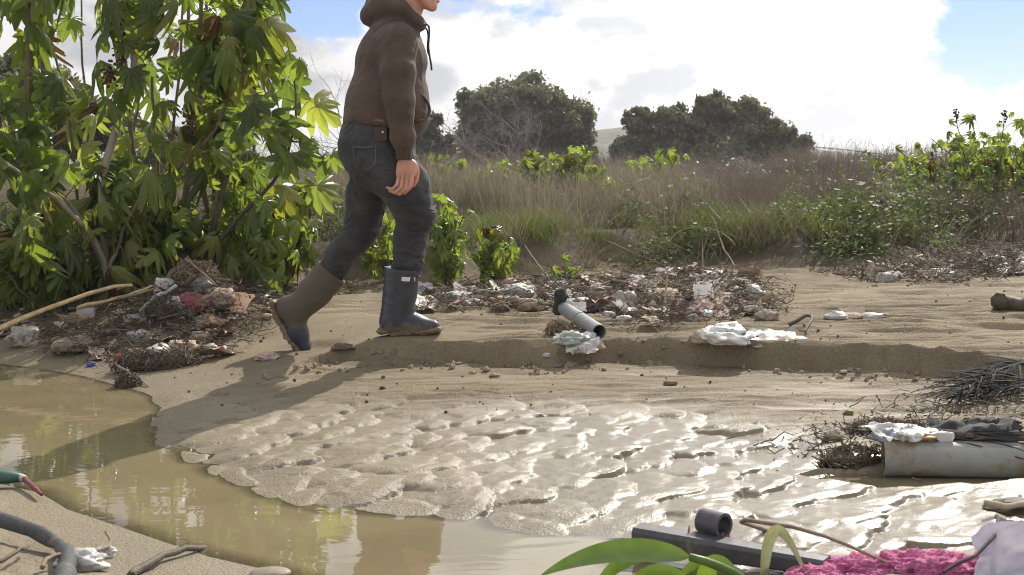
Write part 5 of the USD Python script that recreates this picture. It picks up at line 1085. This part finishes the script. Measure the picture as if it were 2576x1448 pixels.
flap('paper', 'pink grey paper sheets wedged into the sand step left of the torn bag', 'paper', 1425, 878, 80, 26, pinkish_paper, 85, .35, .3)
lay('paper', 'folded cream paper under the torn bag', 'paper', 1500, 900, 42, 34, cream_paper, 86)

# ---- the pale pipe with its wrappings at the right
qa, qb = on_ground(2225, 1192), on_ground(2720, 1180); R_ = M(46, qa[1]); qa[2] = qb[2] = R_ * .95
t = thing('sewer_pipe', 'thick pale plastic sewer pipe lying in the puddle at the right edge', 'pipe', qa)
obj('pipe_wall', pipe(qa, qb, R_, .006, 36), pvc_white, t, 40); obj('rim', pipe(qa - nd(qb - qa) * .004, qa + nd(qb - qa) * .03, R_ + .002, .009, 36), pvc_white, t, 40)
k = M(1, qa[1]); top = qa + [0, 0, R_]
t = thing('plastic_wrap', 'pale plastic wrap with an orange scrap lying on the thick pale pipe', 'plastic', top)
obj('film', sheet(top + RIGHT * 60 * k + UP * 12 * k + FWD * .03, RIGHT * 210 * k + UP * -8 * k, FWD * .16 + UP * 30 * k, 91, .35, 20, .3, 3.6), white_plastic, t, True)
obj('film', lump(top + RIGHT * 20 * k + UP * -2 * k + FWD * .05, (90 * k, .12, 42 * k), 92, .7, 3), lilac_sheet, t, True)
obj('film', lump(top + RIGHT * 95 * k + UP * 2 * k + FWD * .04, (110 * k, .14, 40 * k), 96, .7, 3), plain('mint_film', (.50, .55, .48), (.68, .72, .66), .35, mud=.2, trans=.2), t, True)
obj('scrap', lump(top + RIGHT * 105 * k + UP * 8 * k - FWD * .02, (50 * k, .05, 12 * k), 93, .4, 2), plain('orange_scrap', (.45, .25, .04), (.6, .36, .08)), t, True)
rng = np.random.default_rng(94); parts = []
for i in range(150):
    s = rng.random(); a = top + RIGHT * (150 + 60 * s + rng.normal(0, 16)) * k + UP * (8 - 18 * s + rng.normal(0, 7)) * k - FWD * .02; b = a + RIGHT * rng.uniform(80, 260) * k + UP * (-8 + rng.normal(0, 12)) * k + FWD * rng.normal(.02, .06)
    parts.append(tube(curve([a, (a + b) / 2 + UP * rng.uniform(0, 14) * k, b], 5), [.003, .004, .0035, .003, .0015], 4, False))
t = thing('black_mop', 'black shaggy strands trailing over the thick pale pipe to the right edge', 'strands', top + RIGHT * 220 * k)
tag(obj('strands', join(parts), black_cloth, t), kind='stuff'); obj('cloth', sheet(top + RIGHT * 260 * k + UP * 22 * k + FWD * .10, RIGHT * 260 * k + UP * 14 * k, FWD * .2 + UP * 36 * k, 95, .4, 16, .3), black_cloth, t, True)
def frond(name, label, a, b, n, seed, material, w=.012, cat='frond'):
    rng = np.random.default_rng(seed); t = thing(name, label, cat, a); parts = []; ax = b - a; sp = curve([a, (a + b) / 2 + UP * .03, b], 12); obj('midrib', tube(sp, np.linspace(.008, .003, 12), 5), material, t, True)
    for i in range(n):
        s = rng.random(); q = sp[min(int(s * 11), 10)] + rng.normal(0, .006, 3); d = nd(ax) * rng.uniform(.5, 1) + np.cross(nd(ax), [0, 0, 1]) * rng.choice([-1, 1]) * rng.uniform(.1, .5) + [0, 0, rng.normal(0, .12)]; e = q + nd(d) * rng.uniform(.12, .30); e[2] = max(e[2], .02)
        parts.append(tube(curve([q, (q + e) / 2 + [0, 0, .01], e], 4), [.002, .0035, .003, .001], 3, False))
    tag(obj('leaflets', join(parts), material, t), kind='stuff'); return t
frond('palm_frond', 'wet black palm frond lying on the sand above the pale pipe', on_ground(2600, 950, .04), on_ground(2395, 1020, .02), 90, 96, black_cloth)
frond('palm_frond', 'wet black palm frond cut by the right edge', on_ground(2680, 1000, .04), on_ground(2480, 1012, .03), 60, 97, black_cloth)
heap('twig_heap', 'wet glistening heap of twigs at the open end of the pale pipe', 2150, 1165, 180, 44, 26, 320, .0019, .06, brown_stuff, .55, core=plain('wet_mud', (.075, .058, .036), (.14, .11, .07), .25))
heap('twig_heap', 'flat wet heap of twigs behind the pale pipe', 2230, 1085, 200, 26, 27, 300, .0019, .07, brown_stuff, .5, core=brown_stuff)
lay('clod', 'muddy round clod at the left end of the wet heap', 'clod', 2095, 1110, 60, 34, mud_lump, 98)

# ---- things close to the camera
def bar_piece():
    a, b = G(1605, 1350, .05), G(2080, 1424, .05); d = nd(b - a); up = np.array([0, 0, 1.0]); side = nd(np.cross(up, d)); y = (a[1] + b[1]) / 2; k = M(1, y)
    t = thing('plastic_fitting', 'dark grey plastic bar with a short tube on top, half sunk in the mud', 'fitting', (a + b) / 2)
    def bar(p, q, w0, h0, w1, h1):
        pts = []
        for c, w, h in ((p, w0, h0), (q, w1, h1)):
            for sx, sz in ((-.5, -.38), (-.5, .3), (-.38, .5), (.38, .5), (.5, .3), (.5, -.38), (.38, -.5), (-.38, -.5)): pts.append(c + side * sx * w + up * sz * h)
        return trimesh.convex.convex_hull(np.array(pts))
    obj('bar', bar(a, b, .07, 64 * k, .06, 40 * k), dark_plastic, t, 30)
    c = G(1795, 1322, .09); ax = nd(d + FWD * -.45); ax[2] = 0; ax = nd(ax)
    obj('tube', pipe(c - ax * .034 + up * .005, c + ax * .034 + up * .005, 34 * k, .008, 28), dark_plastic, t, 40)
    obj('neck', trimesh.convex.convex_hull(np.array([c + up * -.012 + d * s * .030 + side * q * .022 for s in (-1, 1) for q in (-1, 1)] + [c - up * 72 * k + d * s * .036 + side * q * .03 for s in (-1, 1) for q in (-1, 1)])), dark_plastic, t, 30)
    rng = np.random.default_rng(3); parts = []
    for i in range(46):
        q = c - up * 22 * k + d * rng.normal(.0, .035) - FWD * .045; parts.append(tube(curve([q, q + rng.normal(0, .012, 3) - up * .02, q - up * rng.uniform(.03, .06) + d * rng.normal(0, .02)], 4), .0016, 3, False))
    tag(obj('fibres', join(parts), red_stuff, t), kind='stuff')
bar_piece()
def blade(p0, p1, p2, w, n=18, fold=.25, nrm=(0, -1, .6)):
    c = curve([p0, p1, p2], n); t = np.gradient(c, axis=0); s = np.linspace(0, 1, n); prof = w * (np.sin(np.pi * np.clip(s, .0, 1) ** .75) ** .8 * (1 - .15 * s) + .10 * (1 - s)); V = []
    for p, d, q in zip(c, t, prof): b = nd(np.cross(d, nrm)); m = nd(np.cross(b, d)); V += [p - b * q, p - b * q * .5 + m * -q * fold * .6, p - m * q * fold, p + b * q * .5 - m * q * fold * .6, p + b * q]
    F = []
    for k in range(n - 1):
        for j in range(4): q = k * 5 + j; F += [(q, q + 1, q + 6), (q, q + 6, q + 5)]
    return np.array(V), np.array(F)
def reed_plant():
    y = 2.75; t = thing('reed_shoot', 'green giant reed shoot with broad leaves growing into the lower edge of the view', 'plant', W(1850, 1520, y)); P = lambda px, q, dy=0: W(px, q, y + dy); k = M(1, y)
    obj('stem', tube(curve([P(1960, 1540), P(1860, 1452), P(1735, 1402)], 8), [.014, .013, .012, .0115, .011, .0105, .010, .009], 8), reed_leaf, t, True)
    obj('leaf', blade(P(1735, 1402), P(1600, 1384, -.02), P(1355, 1452, -.1), 33 * k, nrm=(0, -.8, .7)), reed_leaf, t, True)
    obj('leaf', blade(P(1730, 1404, .05), P(1570, 1412, .02), P(1470, 1560, -.05), 20 * k, nrm=(0, -.9, .4)), reed_leaf, t, True)
    obj('leaf', blade(P(1920, 1500, .02), P(1955, 1335, .04), P(2040, 1480, -.02), 17 * k, nrm=(.3, -.9, .2)), plain('reed_pale', (.28, .30, .13), (.40, .42, .22), .4, trans=.35), t, True)
    obj('leaf', blade(P(1740, 1470, .04), P(1650, 1440, .05), P(1560, 1520, .0), 22 * k), reed_leaf, t, True); obj('leaf', blade(P(1760, 1480, .06), P(1800, 1420, .04), P(1880, 1500, .0), 26 * k), reed_leaf, t, True)
    obj('leaf', blade(P(1700, 1500, .08), P(1760, 1425, .10), P(1800, 1520, .08), 20 * k), reed_leaf, t, True)
reed_plant()
cpt = [G(1925, 1330, .03), G(1955, 1320, .11), G(2060, 1345, .10), G(2180, 1395, .08), G(2290, 1440, .05)]
stick('dry_stem', 'bent dry stalk arching over the wet mud beside the dark fitting', cpt, .0062, wood_mid, 'stalk', free=True, seed=14)
tp = on_ground(2330, 1470)
def towel():
    y = 2.75; k = M(1, y); t = thing('towel', 'bright pink terry towel crumpled along the lower right edge', 'towel', W(2300, 1500, y)); rng = np.random.default_rng(6)
    for (px, py, w, h, s) in ((2180, 1452, 300, 110, 1), (2330, 1440, 280, 110, 2), (2480, 1448, 300, 110, 3), (2060, 1456, 150, 80, 4)):
        c = W(px, py, y + rng.uniform(-.05, .05)); v, f = lump(c - [0, 0, h * k * .22], (w * k, .16, h * k), 700 + s, .5, 5, 2.2); _, _, n_ = meshkit.arrays((v, f), True)
        v = v + n_ * (.007 * (meshkit.fbm(v * 60, 3, s) - .5) + .009 * (meshkit.fbm(v * 230, 2, s) - .5))[:, None]; obj('fold', (v, f), pink_towel, t, True)
towel()
lay('stone', 'pale rounded stone half covered by the pink towel', 'stone', 2115, 1425, 120, 44, plain('pale_stone', (.34, .29, .26), (.46, .40, .37), .7), 101, rough=.2)
p0 = on_ground(2545, 1442); k = M(1, p0[1])
item('plastic_sheet', 'clear lilac plastic sheet at the lower right corner', 'plastic', sheet(p0 + [0.03, 0, .05], np.array([.26, .04, .0]), np.array([.05, .10, .12]), 102, .18, 20, .15), lilac_sheet)
stick('twig', 'thin black twig lying across the clear lilac sheet', [G(2510, 1300, .12), G(2500, 1350, .13), G(2460, 1390, .12), G(2370, 1440, .10)], .006, black_cloth, 'twig', free=True, seed=15)
lay('rag', 'dark muddy rag at the right edge above the clear lilac sheet', 'cloth', 2560, 1285, 150, 36, wood_dark, 103, rough=.6)
stick('stick', 'pale broken stick beside the dark muddy rag', [(2480, 1300, .03), (2620, 1308, .04)], .010, wood_pale, seed=16)
lay('can', 'small dark can at the right edge under the pale pipe', 'can', 2575, 1190, 40, 40, grey_plastic, 104, rough=.25)
# near left bank
t = thing('bottle', 'dark green bottle with a red and white neck at the left edge of the pond', 'bottle', on_ground(20, 1225)); a = on_ground(-60, 1230, .04); b = on_ground(60, 1226, .03); c = on_ground(106, 1262, .02)
obj('glass', tube(curve([a, (a + b) / 2, b], 8), [.024, .025, .026, .025, .023, .021, .017, .012], 16), green_plastic, t, True); obj('neck', tube(curve([b, (b + c) / 2, c], 6), [.010, .009, .008, .008, .007, .005], 10), maroon_cloth, t, True); obj('label', tube([b - nd(b - a) * .01, b + nd(c - b) * .02], [.014, .011], 12), white_plastic, t, True)
a = [on_ground(-60, 1335, .05), on_ground(50, 1370, .05), on_ground(118, 1388, .04), on_ground(170, 1446, .02), on_ground(210, 1560, .0)]
item('hose', 'thick grey rag rolled like a hose at the lower left corner', 'rag', (lambda m: (wrinkle(m[0], m[1], .010, 14, 5), m[1]))(tube(curve(a, 24), np.linspace(.014, .028, 24), 18)), plain('grey_rag', (.045, .045, .047), (.085, .085, .085), .8, 60.0, .004, mud=.2))
lay('plastic_bag', 'crumpled white plastic bag beside the grey rag at the lower left', 'bag', 205, 1430, 130, 56, white_plastic, 105, rough=.8)
lay('plastic_bag', 'small white crumpled plastic next to the bigger white bag at the lower left', 'bag', 268, 1402, 60, 34, white_plastic, 106, rough=.7)
stick('stick', 'dark half buried stick on the near bank pointing at the pond', [(325, 1460, .01), (420, 1415, .015), (515, 1382, .012)], .012, wood_dark, seed=17)
stick('root', 'thin curled pale root on the near bank at the lower left', [(110, 1450, .02), (190, 1425, .03), (265, 1410, .03), (268, 1385, .05)], .006, wood_mid, 'root', seed=18)
stick('root', 'thin dark root at the lower left corner', [(-10, 1440, .02), (40, 1425, .03), (70, 1400, .03)], .006, wood_dark, 'root', seed=19)
lay('stone', 'smooth flat grey stone at the rim of the near bank', 'stone', 680, 1450, 110, 24, plain('grey_stone', (.20, .165, .12), (.27, .225, .165), .6), 107, rough=.12)

# ---- branches on the undercut bank
for i, (pts, r, lab) in enumerate([([(1515, 640, .10), (1590, 668, .10), (1690, 695, .05)], .009, 'long thin bare branch leaning down the bank'), ([(1610, 672, .05), (1625, 640, .2), (1650, 628, .25)], .006, 'short twig rising from the long bare branch'),
        ([(1680, 650, .12), (1720, 640, .2), (1800, 645, .2), (1850, 655, .12)], .006, 'arched pale twig on the green bank'), ([(1790, 640, .3), (1815, 660, .16), (1850, 690, .05)], .008, 'forked bare branch on the green bank right of the arched twig'),
        ([(1190, 655, .14), (1240, 700, .08), (1290, 735, .02)], .007, 'thin stick leaning on the bank right of the leafy bush'), ([(1320, 660, .12), (1380, 715, .04), (1430, 745, .02)], .006, 'thin stick leaning on the bank behind the tiny seedling'),
        ([(1500, 530, .3), (1560, 550, .35), (1640, 510, .55)], .006, 'white dead stalk lying in the dry grass'), ([(1060, 735, .03), (1110, 745, .05), (1200, 728, .06)], .010, 'brown driftwood stick beside the front boot'), ([(1560, 560, .25), (1600, 530, .4), (1640, 540, .4)], .005, 'second white dead stalk in the dry grass')]):
    stick('branch', lab, pts, r, [wood_mid, wood_pale][i in (2, 6, 8)], 'branch', seed=200 + i)
def dead_stalk():
    b = W(2225, 690, 10.6); b[2] = gz(b[0], b[1]); t = thing('dead_stalk', 'pale dried seed stalk standing in the weeds left of the white bag', 'stalk', b); rng = np.random.default_rng(8); top = b + [0.02, 0, .55]
    obj('stem', tube(curve([b, b + [.02, 0, .3], top], 8), .006, 5), wood_pale, t, True); parts = []
    for i in range(60): c = b + (top - b) * rng.uniform(.25, 1) + rng.normal(0, .035, 3); s = trimesh.creation.icosphere(1, rng.uniform(.008, .018)); parts.append((s.vertices * [1, 1, 1.5] + c, s.faces))
    tag(obj('seed_heads', join(parts), muddy_plastic, t), kind='stuff')
dead_stalk()

# ---- pieces of the drift line that nothing tells apart, and its fine stuff
def zone(n, poly, seed):
    rng = np.random.default_rng(seed); lo, hi = np.min(poly, 0), np.max(poly, 0); out = []
    from shapely.geometry import Polygon, Point
    pg = Polygon(poly)
    while len(out) < n:
        q = rng.uniform(lo, hi)
        if pg.contains(Point(*q)): out.append(on(*q))
    return np.array(out)
MID = [(1060, 742), (1130, 735), (1300, 715), (1480, 698), (1700, 688), (1890, 700), (1960, 770), (1900, 800), (1760, 812), (1650, 830), (1540, 800), (1440, 775), (1300, 790), (1160, 772), (1060, 790)]
LEFT = [(0, 745), (300, 720), (640, 715), (700, 760), (690, 800), (600, 850), (560, 905), (250, 920), (150, 880), (0, 850)]
RIGHTB = [(2120, 690), (2576, 645), (2700, 650), (2700, 690), (2400, 712), (2150, 705)]
kinds = [('plastic_scrap', 'pale scrap of plastic lying among the twigs of the drift line', 'plastic', [white_plastic, muddy_plastic, cream_paper]), ('dark_scrap', 'dark scrap of cloth lying among the twigs of the drift line', 'cloth', [brown_stuff, dark_plastic, black_cloth]), ('paper_scrap', 'tan scrap of paper lying among the twigs of the drift line', 'paper', [cream_paper, pinkish_paper, wood_pale])]
rng = np.random.default_rng(31)
TONES = dict(white_plastic='white', muddy_plastic='mud stained', cream_paper='cream', brown_rag='brown', dark_plastic='dark grey', black_cloth='black', pinkish_paper='pinkish', pale_driftwood='straw coloured')
NOUN = dict(plastic_scrap='plastic scrap', dark_scrap='dark scrap', paper_scrap='paper scrap')
PLACES = [[(1180, 'beside the front boot'), (1400, 'around the white plastic sheet'), (1560, 'behind the grey pipe'), (1720, 'left of the white carton'), (9999, 'right of the white carton')],
          [(200, 'by the clear bag at the far left'), (420, 'below the long cane'), (560, 'around the maroon cloth'), (9999, 'near the orange board')], [(2300, 'near the white foam block'), (9999, 'under the weeds at the right edge')]]
for zi, (poly, n, wh) in enumerate([(MID, 190, 'in the drift line behind the grey pipe'), (LEFT, 110, 'on the left bank'), (RIGHTB, 60, 'at the foot of the far weeds on the right')]):
    for i, p in enumerate(zone(n, poly, 300 + zi)):
        name, _, cat, ms = kinds[rng.choice(3, p=[.66, .08, .26])]; s = rng.uniform(.06, .15) * rng.choice([.8, 1, 1.5]) * (1.3 if zi == 2 else 1); m = ms[rng.integers(3)]; crumpled = rng.random() < .4
        if crumpled: mesh_ = lump(p, (s, s * .7, s * rng.uniform(.3, .7)), 3000 + zi * 500 + i, .7, 2, 2.0)
        else:
            a = rng.uniform(0, 6.28); u = np.array([math.cos(a), math.sin(a), rng.normal(0, .2)]) * s; w = np.array([-math.sin(a), math.cos(a), rng.uniform(.1, .75)]) * s * .8; mesh_ = sheet(p + [0, 0, .03], u, w, 3000 + zi * 500 + i, .4, 8, .4)
        px = CX + (p - CAM) @ RIGHT / ((p - CAM) @ FWD) * FPX
        where = [w_ for lim, w_ in PLACES[zi] if px < lim][0]
        lab = f"{'large' if s > .14 else 'small' if s < .08 else 'hand sized'} {'crumpled' if crumpled else 'flat'} {TONES[str(m.GetPath()).split('/')[-1]]} {NOUN[name]} {where}"
        item(name, lab, cat, mesh_, m, True, lab.replace(NOUN[name], NOUN[name] + 's'))
drift_mat = mat('drift_bits', {'geo': ('geometry', {}), 'c': ('rgb_ramp', {'interpolate': False, 'ramp': [(0.0, (.13, .10, .07)), (.12, (.25, .20, .145)), (.32, (.38, .32, .24)), (.52, (.52, .45, .36)), (.68, (.66, .61, .54)), (.82, (.76, .74, .70)), (.975, (.33, .06, .05)), (.988, (.06, .08, .25))]}), 'p': ('principled_bsdf', {'roughness': .7}), 't': ('translucent_bsdf', {}), 'm': ('mix_closure', {'fac': .3})}, [('geo.random_per_island', 'c.fac'), ('c.color', 'p.base_color'), ('c.color', 't.color'), ('p.BSDF', 'm.closure1'), ('t.BSDF', 'm.closure2')], surface='m.closure')
def bits(name, label, poly, n, seed, L=.10, up=.10, flat=.5):
    rng = np.random.default_rng(seed); pts = zone(min(n, 500), poly, seed); V, F = [], []; parts = []
    for i in range(n):
        p = pts[i % len(pts)] + np.append(rng.normal(0, .10, 2), 0); p[2] += abs(rng.normal(0, up)) * .5 + .004; l = L * rng.uniform(.3, 1.6)
        if rng.random() < flat:
            d = rng.normal(0, 1, 3); d[2] *= .35; parts.append(tube([p - nd(d) * l * .7, p + rng.normal(0, .16 * l, 3), p + nd(d) * l * .7], [.0024, .002, .0014], 3, False))
        else:
            q = p + rng.normal(0, .3, (4, 3)) * l * .35 * [1, 1, .7]; parts.append((q, np.array([(0, 1, 2), (0, 2, 3)])))
    return tag(obj(name, join(parts), drift_mat), label, None, None, 'stuff')
bits('drift_debris', 'fine twigs, straw and shreds of the drift line behind the grey pipe', MID, 9000, 401, .075, .08, .30)
bits('drift_debris', 'fine twigs, straw and shreds on the left bank', LEFT, 5000, 402, .08, .07, .4)
bits('drift_debris', 'pale shreds and straw at the foot of the far weeds on the right', RIGHTB, 3400, 403, .11, .12, .35)
bits('drift_debris', 'straw and shreds around the pale pipe at the right', [(2010, 1100), (2150, 1050), (2330, 1010), (2500, 960), (2640, 960), (2600, 1060), (2300, 1070), (2240, 1120), (2200, 1180), (2050, 1170)], 1000, 404, .040, .015, .45)
bits('drift_debris', 'straw and shreds at the foot of the thicket', [(0, 715), (300, 700), (700, 715), (900, 700), (900, 740), (600, 745), (0, 770)], 1200, 405, .10, .03, .85)

# crumbs of sand broken off the little cliff, pebbles and shreds on the flat
def crumbs(name, label, pts, lo, hi, material, seed):
    rng = np.random.default_rng(seed); parts = []; ico = trimesh.creation.icosphere(0, 1.0)
    for p in pts:
        r = lo + (hi - lo) * rng.random() ** 3; parts.append((np.array(ico.vertices) * r * rng.uniform(.6, 1.3, 3) + rng.normal(0, .12 * r, (12, 3)) + p + [0, 0, r * .3], ico.faces))
    return tag(obj(name, join(parts), material), label, None, None, 'stuff')
rng = np.random.default_rng(61); q = []
for i in range(520):
    k = rng.integers(8, len(SCARP) - 2); a = SCARP[k] + (SCARP[k + 1] - SCARP[k]) * rng.random() + [0, -abs(rng.normal(.10, .12))]
    if -1.2 < a[0] < 3.2: q.append(a)
q = np.array(q); crumbs('sand_crumbs', 'crumbs of sand fallen along the foot of the sand step', np.column_stack([q, heights(q[:, 0], q[:, 1])]), .003, .020, mud_lump, 1)
q = np.column_stack([rng.uniform(-2.2, 3.2, 700), rng.uniform(4.8, 8.2, 700)]); h = heights(q[:, 0], q[:, 1]); k = h > .02
crumbs('pebbles', 'small pebbles and shreds strewn over the sand', np.column_stack([q[k], h[k]]), .002, .010, drift_mat, 2)

# ------------------------------------------------------------------ haze
haze_mat = mat('haze', {'v': ('principled_volume', {'color': (0.93, 0.94, 0.97), 'density': 0.0005, 'anisotropy': 0.25})}, [], volume='v.volume')
hb = trimesh.creation.box(bounds=[(-1900, -450, -14), (1900, 3700, 40)])
tag(obj('haze', hb, haze_mat), 'thin haze of the air', None, None, 'stuff')
